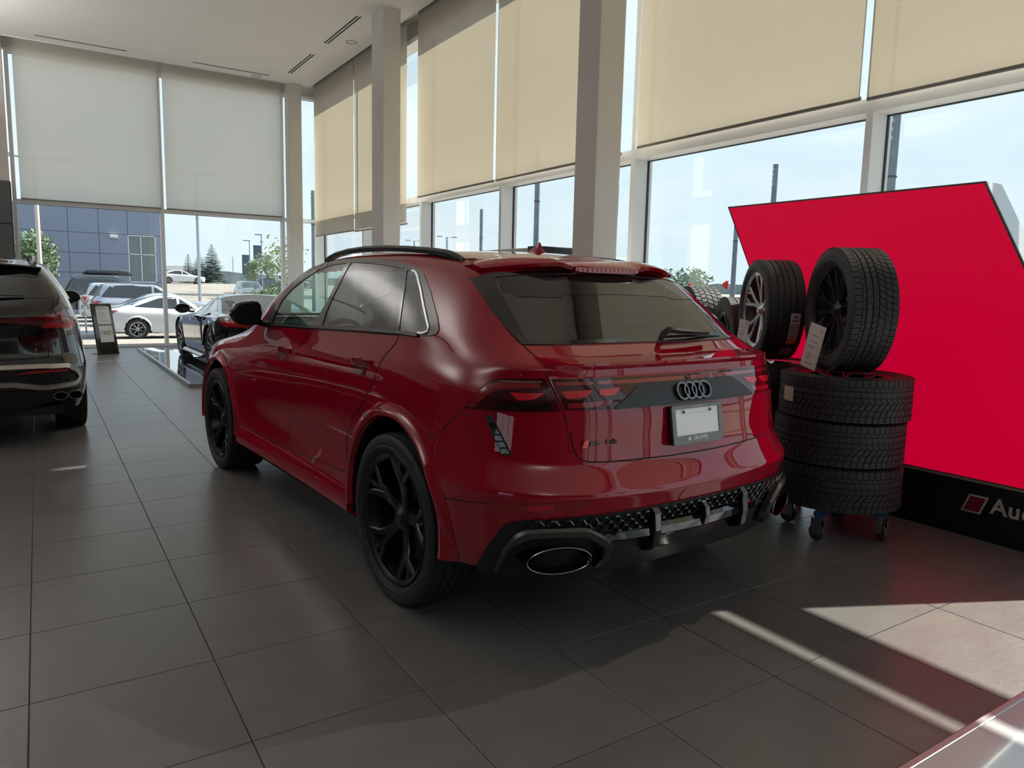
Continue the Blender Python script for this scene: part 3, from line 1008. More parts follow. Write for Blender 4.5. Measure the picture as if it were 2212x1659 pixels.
M_RUBBER = noise_tint(mat('tyre_rubber', (0.018, 0.018, 0.021), 0.55, spec=0.45), (0.015, 0.015, 0.018), (0.023, 0.023, 0.026), scale=30)
M_RUBBER_T = noise_tint(mat('tread_rubber', (0.024, 0.024, 0.028), 0.58, spec=0.45), (0.020, 0.020, 0.024), (0.030, 0.030, 0.034), scale=25)
M_PAINT = mat('red_metallic_paint', (0.31, 0.002, 0.016), 0.5, metal=0.0, coat=1.0, spec=0.0, coat_rough=0.006, coat_ior=1.62)
M_GLOSSBLACK = mat('gloss_black_plastic', (0.006, 0.006, 0.007), 0.08, coat=0.6)
M_MATBLACK = mat('matt_black_plastic', (0.012, 0.012, 0.013), 0.45)
M_SATIN = mat('satin_dark_trim', (0.11, 0.112, 0.115), 0.30, metal=0.85)
M_DARKGLASS = glass('tinted_car_glass', (0.10, 0.10, 0.11), 1.0, 2.0)
M_SIDETINT = glass('tinted_side_glass', (0.10, 0.10, 0.11), 1.0, 1.6)
M_CARGLASS = glass('clear_car_glass', (0.70, 0.88, 0.84), 1.0, 1.55)
M_CHROME = mat('polished_metal', (0.72, 0.73, 0.75), 0.12, metal=1.0)
M_INTERIOR = mat('cabin_black', (0.012, 0.012, 0.013), 0.6)
M_SEAM = mat('seam_black', (0.002, 0.001, 0.001), 0.8)
M_LENS = mat('smoked_red_lens', (0.045, 0.002, 0.005), 0.03, coat=0.3)
M_LENSRED = mat('bright_red_reflector', (0.62, 0.006, 0.02), 0.2, coat=0.4)
M_LENSMID = mat('deep_red_lens', (0.27, 0.005, 0.012), 0.08, coat=1.0)
M_LENSDARK = mat('dark_lens_bezel', (0.010, 0.003, 0.004), 0.05, coat=1.0)
M_RIMDARK = mat('matt_black_rim', (0.030, 0.032, 0.035), 0.28, metal=0.7)
M_DISC = mat('brake_iron', (0.05, 0.05, 0.055), 0.4, metal=0.8)

SUV = thing('sport_suv', 'glossy red sport SUV with black roof rails and black wheels', 'car', (2.28, 3.06, 0), math.radians(3.336))

def both(mb, name, m, parent, **k):
    """left piece and its mirror image on the right"""
    a = mb.obj(name, m, parent if not isinstance(parent, tuple) else parent[0], fix=False, **k)
    b = mirror_mb(mb).obj(name, m, parent if not isinstance(parent, tuple) else parent[1], fix=False, **k)
    return a, b

def full(left):
    """left half outline (x<=0 order from centre round to centre) closed with its mirror"""
    r = [(-x, y, z) for x, y, z in reversed(left) if x < -1e-4]
    return list(left) + r

def build_suv():
    V, F = cage_from_rings(SUV_RINGS, SUV_CREASE, 3)
    sk = Skin(V, F)
    LEFT, REAR, DOWN, FRONT = (1, 0, 0), (0, 1, 0), (0, 0, -1), (0, -1, 0)
    DIAG = (0.72, 0.69, 0)
    frame = [(-.812, 2.076, 1.295), (-.73, 1.862, 1.486), (-.694, 1.709, 1.550), (-.68, 1.5, 1.588), (-.676, 1.156, 1.603), (-.674, .836, 1.599), (-.684, .544, 1.578), (-.688, .372, 1.561), (-.693, .27, 1.545), (-.71, .179, 1.513), (-.758, .029, 1.429), (-.808, -.113, 1.331), (-.828, -.163, 1.291), (-.839, -.184, 1.268), (-.85, -.18, 1.249), (-.859, -.132, 1.239), (-.87, .117, 1.234), (-.869, .565, 1.222), (-.865, 1.257, 1.198), (-.862, 1.645, 1.185), (-.852, 2.211, 1.165), (-.838, 2.171, 1.211)]
    fgl = [(-.855, 1.997, 1.183), (-.801, 1.941, 1.339), (-.773, 1.833, 1.415), (-.747, 1.684, 1.478), (-.719, 1.503, 1.540), (-.702, 1.308, 1.571), (-.698, 1.114, 1.579), (-.755, 1.097, 1.48), (-.811, 1.137, 1.351), (-.843, 1.193, 1.264), (-.859, 1.242, 1.216)]
    rgl = [(-.683, 1.048, 1.581), (-.692, .816, 1.574), (-.701, .6, 1.559), (-.707, .376, 1.539), (-.771, .284, 1.433), (-.826, .206, 1.328), (-.864, .166, 1.249), (-.864, .576, 1.235), (-.86, 1.085, 1.221), (-.823, 1.087, 1.319), (-.762, 1.059, 1.455)]
    qgl = [(-.708, .350, 1.533), (-.709, .287, 1.527), (-.721, .221, 1.504), (-.761, .112, 1.435), (-.817, -.03, 1.331), (-.843, -.106, 1.275), (-.852, -.111, 1.256), (-.859, -.066, 1.248), (-.865, .132, 1.248), (-.815, .2, 1.349), (-.762, .271, 1.447)]
    rear_sur = [(0, -.30, 1.548), (-.18, -.295, 1.545), (-.45, -.265, 1.532), (-.60, -.205, 1.518), (-.668, -.145, 1.492), (-.701, -.368, 1.369), (-.70, -.48, 1.29), (-.690, -.583, 1.231), (-.671, -.591, 1.229), (-.40, -.615, 1.229), (0, -.63, 1.229)]
    rear_gl = [(0, -.30, 1.530), (-.18, -.297, 1.528), (-.45, -.27, 1.517), (-.595, -.225, 1.500), (-.612, -.269, 1.482), (-.638, -.401, 1.384), (-.655, -.594, 1.243), (-.40, -.615, 1.243), (0, -.63, 1.243)]
    wind = [(0, 2.72, 1.115), (-.45, 2.66, 1.12), (-.68, 2.52, 1.16), (-.72, 2.38, 1.25), (-.66, 2.12, 1.43), (-.60, 1.95, 1.52), (-.40, 1.87, 1.55), (0, 1.88, 1.56)]
    ARCH = [(0.03, .41, .458), (2.975, .41, .452)]
    # --- red shell, with openings for glass and wheels
    side_holes = [[(p[1], p[2]) for p in g] for g in (fgl, rgl, qgl)]
    def shrink(poly, k=.012):
        cx = sum(p[0] for p in poly) / len(poly)
        cy = sum(p[1] for p in poly) / len(poly)
        return [(cx + (x - cx) * (1 - k / max(.02, math.hypot(x - cx, y - cy)) * -1), cy + (y - cy) * (1 + k / max(.02, math.hypot(x - cx, y - cy)))) for x, y in poly]
    side_holes = [shrink(h, .008) for h in side_holes]
    rear_hole = shrink([(p[0], p[2]) for p in full(rear_gl)], .006)
    wind_hole = [(p[0], p[2]) for p in full(wind)]
    keep = []
    for f in F:
        c = sum((V[i] for i in f), Vector()) / len(f)
        ax = abs(c.x)
        if any((c.y - y) ** 2 + (c.z - z) ** 2 < (r + .012) ** 2 for y, z, r in ARCH) and c.z < .92:
            continue
        if ax > .55 and c.z > 1.1 and any(inside(h, c.y, c.z) for h in side_holes):
            continue
        if c.y < -.1 and c.z > 1.2 and inside(rear_hole, c.x, c.z):
            continue
        if c.y > 1.7 and c.z > 1.1 and inside(wind_hole, c.x, c.z):
            continue
        if (c.y < -.45 and c.z < .42 and ax < .80) or (c.y < -.40 and c.z < .335):
            continue
        keep.append(f)
    body = MB().add(V, keep).obj('body_shell', M_PAINT, SUV, smooth=38, fix=False)
    # --- cabin seen through the glass
    cab = MB()
    cab.box(-.80, .80, -.45, 2.45, .62, .66)
    cab.box(-.78, .78, -.40, .02, .66, 1.17)
    cab.obj('cabin_floor', M_INTERIOR, SUV)
    dash = MB()
    dash.prism([(1.95, .70), (2.62, .70), (2.62, 1.10), (2.25, 1.14), (2.02, 1.12), (1.93, 1.02)], -.74, .74, 'x')
    dash.obj('dashboard', M_INTERIOR, SUV, bevel=.02)
    for sx, sy, nm in ((-.40, 1.12, 'front_seat'), (.40, 1.12, 'front_seat'), (-.38, .18, 'rear_seat'), (.38, .18, 'rear_seat')):
        s = MB()
        secs = []
        for z, y, w, t in ((.66, .52, .25, .10), (.85, .10, .27, .13), (1.05, .02, .26, .11), (1.22, -.06, .20, .08), (1.26, -.08, .15, .06), (1.29, -.09, .125, .055), (1.40, -.12, .12, .05), (1.45, -.13, .09, .04)):
            secs.append([(sx + w * a, sy + y + t * b, z) for a, b in ((-1, -.6), (-.7, -1), (.7, -1), (1, -.6), (1, .6), (.7, 1), (-.7, 1), (-1, .6))])
        s.sweep(secs)
        s.box(sx - .26, sx + .26, sy, sy + .55, .66, .82)
        s.obj(nm, M_INTERIOR, SUV, smooth=40)
    st = MB().tube([(-.40 + .18 * math.cos(a), 1.90 - .05 * math.sin(a), 1.04 + .17 * math.sin(a)) for a in [2 * math.pi * k / 28 for k in range(28)]], .016, 8, closed=True)
    st.tube([(-.56, 1.90, 1.04), (-.24, 1.90, 1.04)], .02, 6)
    st.tube([(-.40, 1.92, 1.04), (-.40, 2.1, .98)], .03, 8)
    st.obj('steering_wheel', M_INTERIOR, SUV, smooth=40)
    rl = MB()
    rl.box(-.56, .56, .0, 1.55, 1.585, 1.592)
    rl.obj('headliner', mat('headliner_grey', (.10, .10, .10), .9), SUV)
    mir = MB().box(-.13, .13, 1.62, 1.66, 1.40, 1.47)
    mir.obj('rear_view_mirror', M_INTERIOR, SUV, bevel=.02)
    # --- side glazing
    fr = sk.pane(frame, LEFT, .004, .012, .05, hole=[fgl, rgl, qgl])
    frames = both(fr, 'window_frame', M_GLOSSBLACK, SUV, smooth=30)
    for g, nm, m in ((fgl, 'front_door_window', M_CARGLASS), (rgl, 'rear_door_window', M_SIDETINT), (qgl, 'quarter_window', M_SIDETINT)):
        both(sk.pane(g, LEFT, .001, 0, .06), nm, m, SUV, smooth=60)
    both(sk.ribbon([(-.709, .300, 1.529), (-.712, .262, 1.522), (-.721, .221, 1.504), (-.761, .112, 1.435), (-.817, -.03, 1.331), (-.843, -.106, 1.275), (-.852, -.111, 1.256), (-.857, -.08, 1.247), (-.859, -.04, 1.246)], LEFT, .011, .009, h=.006), 'quarter_window_trim', M_CHROME, SUV, smooth=30)
    both(sk.ribbon([(-.86, -.05, 1.237), (-.87, .117, 1.238), (-.869, .565, 1.226), (-.865, 1.257, 1.202), (-.862, 1.645, 1.189), (-.855, 2.10, 1.172)], LEFT, .014, .011, h=.008), 'belt_trim', mat('satin_grey_trim', (.10, .10, .105), .3, metal=.7), SUV, smooth=30)
    # --- windscreen and tailgate glass
    sk.pane(full(wind), FRONT, .001, 0, .09).obj('windscreen', M_CARGLASS, SUV, smooth=60, fix=False)
    sk.pane(full(rear_sur), REAR, .004, .01, .05, hole=[full(rear_gl)]).obj('tailgate_glass_surround', M_GLOSSBLACK, SUV, smooth=30, fix=False)
    rg = sk.pane(full(rear_gl), REAR, .0015, 0, .06).obj('tailgate_window', M_DARKGLASS, SUV, smooth=60, fix=False)
    band = [(0, -.3, 1.524), (-.45, -.27, 1.512), (-.585, -.225, 1.495), (-.600, -.28, 1.475), (-.615, -.33, 1.440), (-.56, -.38, 1.418), (-.36, -.40, 1.418), (-.33, -.40, 1.430), (0, -.41, 1.436)]
    sk.pane(full(band), REAR, .003, 0, .05).obj('tailgate_window_band', M_GLOSSBLACK, rg, smooth=50, fix=False)
    # --- doors
    fdoor = [(-.86, 2.30, 1.158), (-.867, 2.44, 1.085), (-.896, 2.55, 1.025), (-.927, 2.533, .969), (-.955, 2.484, .813), (-.955, 2.506, .700), (-.953, 2.489, .587), (-.952, 2.462, .44), (-.938, 1.933, .430), (-.934, 1.482, .443), (-.93, 1.486, .499), (-.928, 1.455, .607), (-.944, 1.402, .79), (-.941, 1.397, .926), (-.927, 1.394, 1.006), (-.901, 1.36, 1.08), (-.874, 1.284, 1.164), (-.863, 1.252, 1.188)]
    rdoor = [(-.863, 1.222, 1.188), (-.874, 1.276, 1.164), (-.901, 1.352, 1.08), (-.927, 1.386, 1.006), (-.941, 1.387, .926), (-.944, 1.393, .79), (-.928, 1.447, .607), (-.93, 1.478, .499), (-.934, 1.472, .445), (-.936, .951, .466), (-.954, .54, .492), (-.956, .56, .65), (-.963, .47, .79), (-.967, .34, .89), (-.948, .255, .985), (-.942, .243, 1.025), (-.929, .224, 1.076), (-.913, .208, 1.119), (-.898, .163, 1.157), (-.882, .128, 1.201), (-.871, .126, 1.225)]
    dm = []
    for poly, nm in ((fdoor, 'front_door'), (rdoor, 'rear_door')):
        d = both(sk.pane(poly, LEFT, .0022, .004, .05), nm, M_PAINT, SUV, smooth=38)
        both(sk.ribbon(poly, LEFT, .010, .0008, closed=True), 'door_seam', M_SEAM, d)
        dm.append(d)
    # crease lines pressed into the doors, lower part
    for d, hy, hz in ((dm[0], 1.575, 1.030), (dm[1], .42, 1.066)):
        h = MB()
        secs = []
        for t in [k / 10 for k in range(11)]:
            y = hy + .115 - .23 * t
            p, n = sk.cast((0, y, hz + .012 * t), LEFT) if False else sk.cast((-.95, y, hz + .010 * t), LEFT)
            out = .004 + .026 * math.sin(math.pi * min(1, max(0, t))) ** .6
            w = .020 + .004 * math.sin(math.pi * t)
            q = p + n * out
            up = Vector((0, 0, 1))
            secs.append([q + up * w * a + n * b for a, b in ((-1, -.006), (-.7, .006), (.7, .008), (1, -.004), (.7, -.018), (-.7, -.018))])
        h.sweep(secs)
        both(h, 'door_handle', M_PAINT, d, smooth=50)
        pocket = [(-.95, hy + .05 * math.cos(a) - .0, hz - .012 + .042 * math.sin(a)) for a in [2 * math.pi * k / 20 for k in range(20)]]
        both(sk.pane(pocket, LEFT, .0032, 0, .03), 'handle_recess_shade', mat('shaded_red_paint', (.12, .004, .008), .3, coat=1), d, smooth=50)  # darker red paints in the shade of the hollow behind the handle
        both(MB().add([sk.cast((-.95, hy + .095, hz), LEFT)[0] + Vector((-.016, 0, 0)) + Vector(v) for v in ((0, -.012, -.004), (0, .012, -.004), (0, .012, .004), (0, -.012, .004))], [(0, 1, 2, 3)]), 'lock_cover', M_PAINT, d)
    # --- wheel arches: proud flares with an inner lip, and black liners
    for y0, z0, r in ARCH:
        fl = MB()
        secs = []
        n = 40
        for k in range(n + 1):
            a = math.radians(-8 + 196 * k / n)
            cy, cz = math.cos(a), math.sin(a)
            def on(rr):
                return sk.cast((-1.2, y0 + rr * cy, max(.30, z0 + rr * cz)), LEFT)[0]
            po, pm = on(r + .062), on(r + .038)
            pi_ = on(r + .015)
            xo = min(-.968, pi_.x - .008)
            secs.append([po + Vector((.002, 0, 0)), po + Vector((-.003, 0, 0)), Vector((min(pm.x - .008, xo + .010), pm.y, pm.z)), Vector((xo - .012, y0 + (r + .018) * cy, z0 + (r + .018) * cz)), Vector((xo - .010, y0 + r * cy, z0 + r * cz)), Vector((xo + .012, y0 + (r - .012) * cy, z0 + (r - .012) * cz)), Vector((-.945, y0 + (r - .008) * cy, z0 + (r - .008) * cz))])
        fl.sweep(secs, closed_sec=False, cap=False)
        both(fl, 'wheel_arch', M_PAINT, SUV, smooth=42)
        ln = MB()
        secs = []
        for k in range(25):
            a = math.radians(-14 + 208 * k / 24)
            cy, cz = y0 + (r + .004) * math.cos(a), z0 + (r + .004) * math.sin(a)
            secs.append([(-.955, y0 + (r - .006) * math.cos(a), z0 + (r - .006) * math.sin(a)), (-.62, cy, cz), (-.60, y0 + .05 * math.cos(a), z0)])
        ln.sweep(secs, closed_sec=False, cap=False)
        both(ln, 'wheel_liner', M_MATBLACK, SUV, smooth=40)
    # --- sills and underbody
    si = MB()
    secs = []
    for k in range(16):
        y = .50 + 1.98 * k / 15
        b = sk.cast((-1.2, y, .40), LEFT)[0].x
        secs.append([(b + .004, y, .425), (b - .014, y, .39), (b - .026, y, .33), (b - .022, y, .300), (b + .01, y, .272), (b + .05, y, .266), (b + .05, y, .40)])
    si.sweep(secs)
    both(si, 'side_sill', M_PAINT, SUV, smooth=40)
    both(MB().sweep([[(p[0], p[1], p[2]) for p in ((-.93, y, .268), (-.90, y, .245), (-.80, y, .24), (-.80, y, .268))] for y in (.5, 1.2, 2.0, 2.48)]), 'sill_skirt', M_MATBLACK, SUV)
    ub = MB().box(-.84, .84, .48, 2.50, .22, .27).box(-.62, .62, -.55, 3.6, .25, .30).box(-.60, .60, -.55, .5, .30, .62).box(-.60, .60, 2.5, 3.5, .30, .62)
    ub.obj('underbody', M_MATBLACK, SUV)
    # --- tailgate panel, seam and its lip
    tg = [(0, -.64, 1.222), (-.40, -.625, 1.222), (-.683, -.587, 1.226), (-.684, -.659, 1.194), (-.680, -.714, 1.173), (-.693, -.757, 1.119), (-.677, -.781, 1.063), (-.653, -.812, .987), (-.631, -.835, .891), (-.621, -.847, .839), (-.606, -.859, .812), (-.572, -.876, .795), (-.492, -.894, .789), (-.138, -.925, .780), (0, -.93, .780)]
    tgo = sk.pane(full(tg), REAR, .0022, .004, .04).obj('tailgate', M_PAINT, SUV, smooth=38, fix=False)
    sk.ribbon(full(tg), REAR, .011, .0008, closed=True).obj('tailgate_seam', M_SEAM, tgo, fix=False)
    # ledge shadow gap below the tailgate is the seam; the lip spoiler
    lip = MB()
    secs = []
    for k in range(33):
        x = -.70 + 1.40 * k / 32
        p, n = sk.cast((x, -1.5, 1.150), REAR)
        e = max(0, 1 - (abs(x) / .70) ** 5)
        q, _ = sk.cast((x, -1.5, 1.185), REAR)
        w, _ = sk.cast((x, -1.5, 1.118), REAR)
        secs.append([q + Vector((0, -.003, .002)), p + Vector((0, -.026 * e, .020)), p + Vector((0, -.030 * e, .010)), p + Vector((0, -.016 * e, -.006)), w + Vector((0, -.003, 0)), w + Vector((0, .02, 0))])
    lip.sweep(secs)
    lip.obj('tail_lip_spoiler', M_PAINT, SUV, smooth=35)
    # --- tail lamps
    ql = [(-.909, -.508, .982), (-.882, -.55, 1.040), (-.852, -.581, 1.087), (-.834, -.606, 1.102), (-.808, -.648, 1.110), (-.706, -.752, 1.112), (-.692, -.770, 1.081), (-.679, -.790, 1.038), (-.669, -.806, .992), (-.783, -.728, .987), (-.865, -.619, .983)]
    lamp = both(sk.pane(ql, DIAG, .005, .012, .03), 'tail_lamp', M_LENS, SUV, smooth=50)
    def seg(pts, d, off, m, par, nm='lamp_segment', dep=.004):
        mb = sk.pane(pts, d, off, dep, .03)
        if par is None:
            return
        both(mb, nm, m, par, smooth=40)
    seg([(-.898, -.530, 1.004), (-.876, -.556, 1.046), (-.850, -.585, 1.080), (-.832, -.612, 1.090), (-.720, -.740, 1.096), (-.714, -.746, 1.078), (-.815, -.640, 1.068), (-.845, -.60, 1.050), (-.872, -.565, 1.010)], DIAG, .0062, M_LENSMID, lamp)
    seg([(-.838, -.607, 1.094), (-.812, -.645, 1.100), (-.714, -.745, 1.104), (-.712, -.747, 1.097), (-.812, -.645, 1.092)], DIAG, .0074, mat('pale_light_guide', (.22, .10, .11), .2, coat=1), lamp)
    seg([(-.800, -.665, 1.055), (-.702, -.758, 1.058), (-.722, -.740, 1.040), (-.742, -.720, 1.030), (-.782, -.690, 1.028)], DIAG, .0064, M_LENSRED, lamp)
    seg([(-.905, -.520, .988), (-.885, -.545, .988), (-.872, -.562, 1.006), (-.895, -.535, 1.004)], DIAG, .0064, M_LENSMID, lamp)
    seg([(-.862, -.63, .989), (-.690, -.78, .995), (-.695, -.775, 1.018), (-.845, -.645, 1.018)], DIAG, .0058, M_LENSDARK, lamp)
    bar = [(0, -.85, 1.106), (-.33, -.833, 1.109), (-.523, -.814, 1.111), (-.684, -.765, 1.112), (-.676, -.775, 1.085), (-.664, -.793, 1.050), (-.648, -.812, .995), (-.548, -.848, .992), (-.440, -.867, .990), (-.36, -.86, 1.04), (0, -.86, 1.055)]
    lb = sk.pane(full(bar), REAR, .005, .012, .03).obj('tailgate_light_bar', M_LENS, SUV, smooth=50, fix=False)
    seg([(-.672, -.77, 1.099), (-.52, -.81, 1.098), (-.52, -.81, 1.086), (-.668, -.77, 1.086)], REAR, .0064, M_LENSMID, (lb, lb))
    seg([(-.50, -.82, 1.099), (-.02, -.85, 1.098), (-.02, -.85, 1.082), (-.34, -.84, 1.083), (-.50, -.82, 1.086)], REAR, .0064, M_LENSMID, (lb, lb))
    seg([(-.655, -.78, 1.064), (-.525, -.82, 1.066), (-.562, -.82, 1.040), (-.640, -.80, 1.036)], REAR, .0066, M_LENSRED, (lb, lb))
    seg([(-.500, -.82, 1.066), (-.392, -.83, 1.070), (-.425, -.83, 1.046), (-.470, -.83, 1.040), (-.502, -.82, 1.048)], REAR, .0066, M_LENSRED, (lb, lb))
    seg([(-.640, -.80, 1.018), (-.44, -.84, 1.026), (-.47, -.84, 1.004), (-.635, -.81, 1.000)], REAR, .0060, M_LENSMID, (lb, lb))
    tl = [(0, -.87, 1.079), (-.283, -.85, 1.078), (-.308, -.851, 1.072), (-.440, -.866, .995), (-.43, -.866, .989), (0, -.89, .989)]
    tp = sk.pane(full(tl), REAR, .011, .016, .04).obj('emblem_panel', mat('matt_graphite_panel', (.030, .033, .036), .38, metal=.4), SUV, smooth=30, fix=False)
    # emblem: four interlocked rings
    for k in range(4):
        cx = (k - 1.5) * .0465
        c, n = sk.cast((cx, -1.5, 1.036), REAR)
        e1 = Vector((1, 0, 0))
        e2 = n.cross(e1).normalized()
        if e2.z < 0:
            e2 = -e2
        base = c + n * .022
        secs = []
        rr, m = .0355, 36
        mb = MB()
        for i in range(m):
            a = 2 * math.pi * i / m
            rad = e1 * math.cos(a) + e2 * math.sin(a)
            p = base + rad * rr
            secs.append([p - rad * .0052 - n * .016, p - rad * .0052, p - rad * .003 + n * .002, p + rad * .003 + n * .002, p + rad * .0052, p + rad * .0052 - n * .016])
        secs.append(secs[0])
        mb.sweep(secs, closed_sec=False, cap=False)
        mb.obj('emblem_ring', mat('dark_chrome', (.16, .165, .17), .22, metal=1.0), tp, smooth=35, fix=False)
    # --- number plate with dealer frame
    c, n = sk.cast((0, -1.5, .90), REAR)
    n = Vector((0, -.986, .165)).normalized()
    ex = Vector((1, 0, 0))
    ey = ex.cross(-n) * -1
    ey = n.cross(ex)
    if ey.z < 0:
        ey = -ey
    PM = Matrix((ex, ey, n)).transposed().to_4x4()
    PM.translation = c + n * .026
    pl = bpy.data.objects.new('number_plate', None)
    COL.objects.link(pl)
    pl.parent = SUV
    pl.matrix_local = PM
    fo = [(p.x, p.y) for p in round_poly([(-.160, -.082), (.160, -.082), (.160, .082), (-.160, .082)], .014)]
    MB().prism(fo, -.022, -.004, 'z').obj('plate_mount', M_MATBLACK, pl)
    hole = [(p.x, p.y) for p in round_poly([(-.138, -.046), (.138, -.046), (.138, .066), (-.138, .066)], .004)]
    vs = [Vector(p) for p in fo] + [Vector(p) for p in hole]
    rv, _, rf, *_ = delaunay_2d_cdt(vs, [], [list(range(len(fo))), list(range(len(fo), len(vs)))], 1, 1e-7)
    kf = [tuple(f) for f in rf if not inside(hole, sum(rv[i][0] for i in f) / len(f), sum(rv[i][1] for i in f) / len(f))]
    pf = MB().add([(v[0], v[1], .004) for v in rv], kf)
    for lst in (fo, hole):
        k = len(pf.v)
        pf.add([(x, y, .004) for x, y in lst] + [(x, y, -.004) for x, y in lst], [(i, (i + 1) % len(lst), len(lst) + (i + 1) % len(lst), len(lst) + i) for i in range(len(lst))])
    pf.obj('plate_frame', mat('pewter_plate_frame', (.16, .175, .185), .35, metal=.3), pl)
    MB().box(-.145, .145, -.055, .07, -.004, .000).obj('plate', noise_tint(mat('blank_plate', (.90, .92, .96), .3), (.86, .93, .96), (.96, .94, .97), scale=9), pl)
    MB().box(-.075, .06, .0445, .0455, 0, .0012).obj('plate_emboss', mat('plate_emboss_line', (.60, .62, .68), .4), pl)
    for x in (-.088, .082):
        MB().lathe([(0, .0), (.005, .007), (.006, .0)], 12, 'z').xform(Matrix.Translation((x, .053, 0))).obj('plate_screw', M_MATBLACK, pl, smooth=40)
    white = mat('frame_lettering', (.72, .76, .80), .4)
    for t, s, y, x, b in (('DILAWRI', .0225, -.061, .008, .0006), ('AUDI BARRIE', .0125, .0735, -.005, 0), ("CANADA'S LARGEST AUTOMOTIVE GROUP", .0058, -.0755, 0, 0)):
        put('plate_lettering', text_mesh(t, s, .0004, white, bold=b), pl, (x, y, .0046))
    lg = MB()
    for s0, s1 in ((math.pi * .5, math.pi * 1.5), (-math.pi * .5, math.pi * .5)):
        dx = -.0008 if s0 > 0 else .0008
        pts = [(dx + .0085 * math.cos(s0 + (s1 - s0) * k / 10), .0085 * math.sin(s0 + (s1 - s0) * k / 10)) for k in range(11)]
        lg.prism(pts, 0, .0006, 'z')
    lo = lg.obj('dealer_logo', white, pl)
    lo.location = (-.063, -.061, .0044)
    # --- model badge
    bp = bpy.data.objects.new('model_badge', None)
    COL.objects.link(bp)
    bp.parent = SUV
    c, n = sk.cast((-.51, -1.5, .862), REAR)
    ex = Vector((0, 0, 1)).cross(n)
    ex = ex.normalized()
    ey = n.cross(ex)
    BM = Matrix((ex, ey, n)).transposed().to_4x4()
    BM.translation = c + n * .003
    bp.matrix_local = BM
    MB().prism([(-.088, -.0145), (-.066, -.0145), (-.052, .0145), (-.074, .0145)], 0, .005, 'z').obj('badge_diamond', mat('signal_red', (.75, .01, .015), .3, coat=1), bp)
    put('badge_lettering', text_mesh('RS', .034, .0022, M_GLOSSBLACK, align='LEFT', bold=.0008, spacing=1.12), bp, (-.050, 0, .002), (0, 0, 0), (1.15, .82, 1))
    put('badge_lettering', text_mesh('Q8', .034, .0022, M_GLOSSBLACK, align='LEFT', spacing=1.1), bp, (.022, 0, .002), (0, 0, 0), (1.15, .88, 1))
    # --- roof spoiler with brake light
    sp = MB()
    secs = []
    for k in range(41):
        x = -.625 + 1.25 * k / 40
        ax = abs(x)
        ye = -.345 + .02 * (ax / .3) ** 2 if ax < .3 else -.325 + .16 * ((ax - .3) / .325) ** 1.6
        if ax < .235:
            ye += .0
            z = 1.566
        else:
            z = 1.566 + .014 * min(1, (ax - .235) / .03) - .035 * max(0, (ax - .30) / .325) ** 1.5
            ye -= .012 * min(1, (ax - .235) / .03)
        zt = 1.612 - .065 * (ax / .625) ** 2.4
        yt = -.13 + .09 * (ax / .625) ** 2
        top, _ = sk.cast((x, yt, 3), DOWN)
        ztop = top.z + .002
        secs.append([(x, yt + .05, ztop - .012), (x, yt, ztop + .001), (x, (yt + ye) / 2, (ztop + z) / 2 + .012), (x, ye + .012, z + .004), (x, ye, z - .004), (x, ye + .012, z - .020), (x, ye + .09, z - .030)])
    sp.sweep(secs)
    sp.obj('roof_spoiler', M_PAINT, SUV, smooth=35)
    bl = MB()
    secs = []
    for k in range(17):
        x = -.205 + .41 * k / 16
        y = -.345 + .02 * (abs(x) / .3) ** 2
        secs.append([(x, y - .004, 1.5605), (x, y - .004, 1.536 + .006 * (abs(x) / .2) ** 8), (x, y + .03, 1.530), (x, y + .03, 1.560)])
    bl.sweep(secs)
    blo = bl.obj('high_brake_light', mat('brake_light_red', (.30, .01, .02), .15, coat=1), SUV, smooth=30)
    for k in range(14):
        x = -.182 + .364 * k / 13
        y = -.345 + .02 * (abs(x) / .3) ** 2
        MB().box(x - .009, x + .009, y - .0065, y - .003, 1.541, 1.556).obj('brake_light_cell', mat('brake_cell_red', (.42, .012, .025), .25, coat=1), blo)
    # --- shark-fin antenna
    an = MB()
    secs = []
    for z, y0, y1, w in ((1.640, .315, .150, .038), (1.652, .300, .156, .036), (1.664, .265, .172, .022), (1.680, .236, .180, .012), (1.694, .212, .186, .007), (1.702, .200, .190, .003)):
        ring_ = []
        for k in range(16):
            a = 2 * math.pi * k / 16
            ring_.append((w * math.sin(a), (y0 + y1) / 2 + (y0 - y1) / 2 * math.cos(a), z))
        secs.append(ring_)
    an.sweep(secs)
    an.obj('shark_fin_antenna', M_PAINT, SUV, smooth=50)
    # --- roof rails
    up = [(1.681, 1.628), (1.62, 1.645), (1.514, 1.663), (1.34, 1.678), (1.124, 1.684), (.829, 1.680), (.565, 1.667), (.327, 1.651), (.20, 1.638), (.145, 1.630), (.076, 1.611), (.034, 1.592)]
    rr = MB()
    secs = []
    for i, (y, z) in enumerate(up):
        base = sk.cast((-.585, y, 3), DOWN)[0].z
        th = min(.034, max(.012, z - base + .006))
        secs.append([(-.605, y, z - th), (-.607, y, z - th * .4), (-.597, y, z - .003), (-.583, y, z), (-.569, y, z - .004), (-.564, y, z - th * .5), (-.566, y, z - th)])
    rr.sweep(secs)
    both(rr, 'roof_rail', mat('satin_black_rail', (.016, .017, .018), .35), SUV, smooth=38)
    # --- quarter vents behind the wheels, on the bumper corners
    vt = [(-.876, -.606, .959), (-.860, -.634, .964), (-.857, -.647, .939), (-.841, -.689, .872), (-.829, -.719, .823), (-.835, -.715, .817), (-.847, -.699, .818), (-.858, -.672, .851), (-.873, -.629, .91)]
    vo = both(sk.pane(vt, DIAG, .003, .01, .03), 'bumper_vent', M_MATBLACK, SUV, smooth=30)
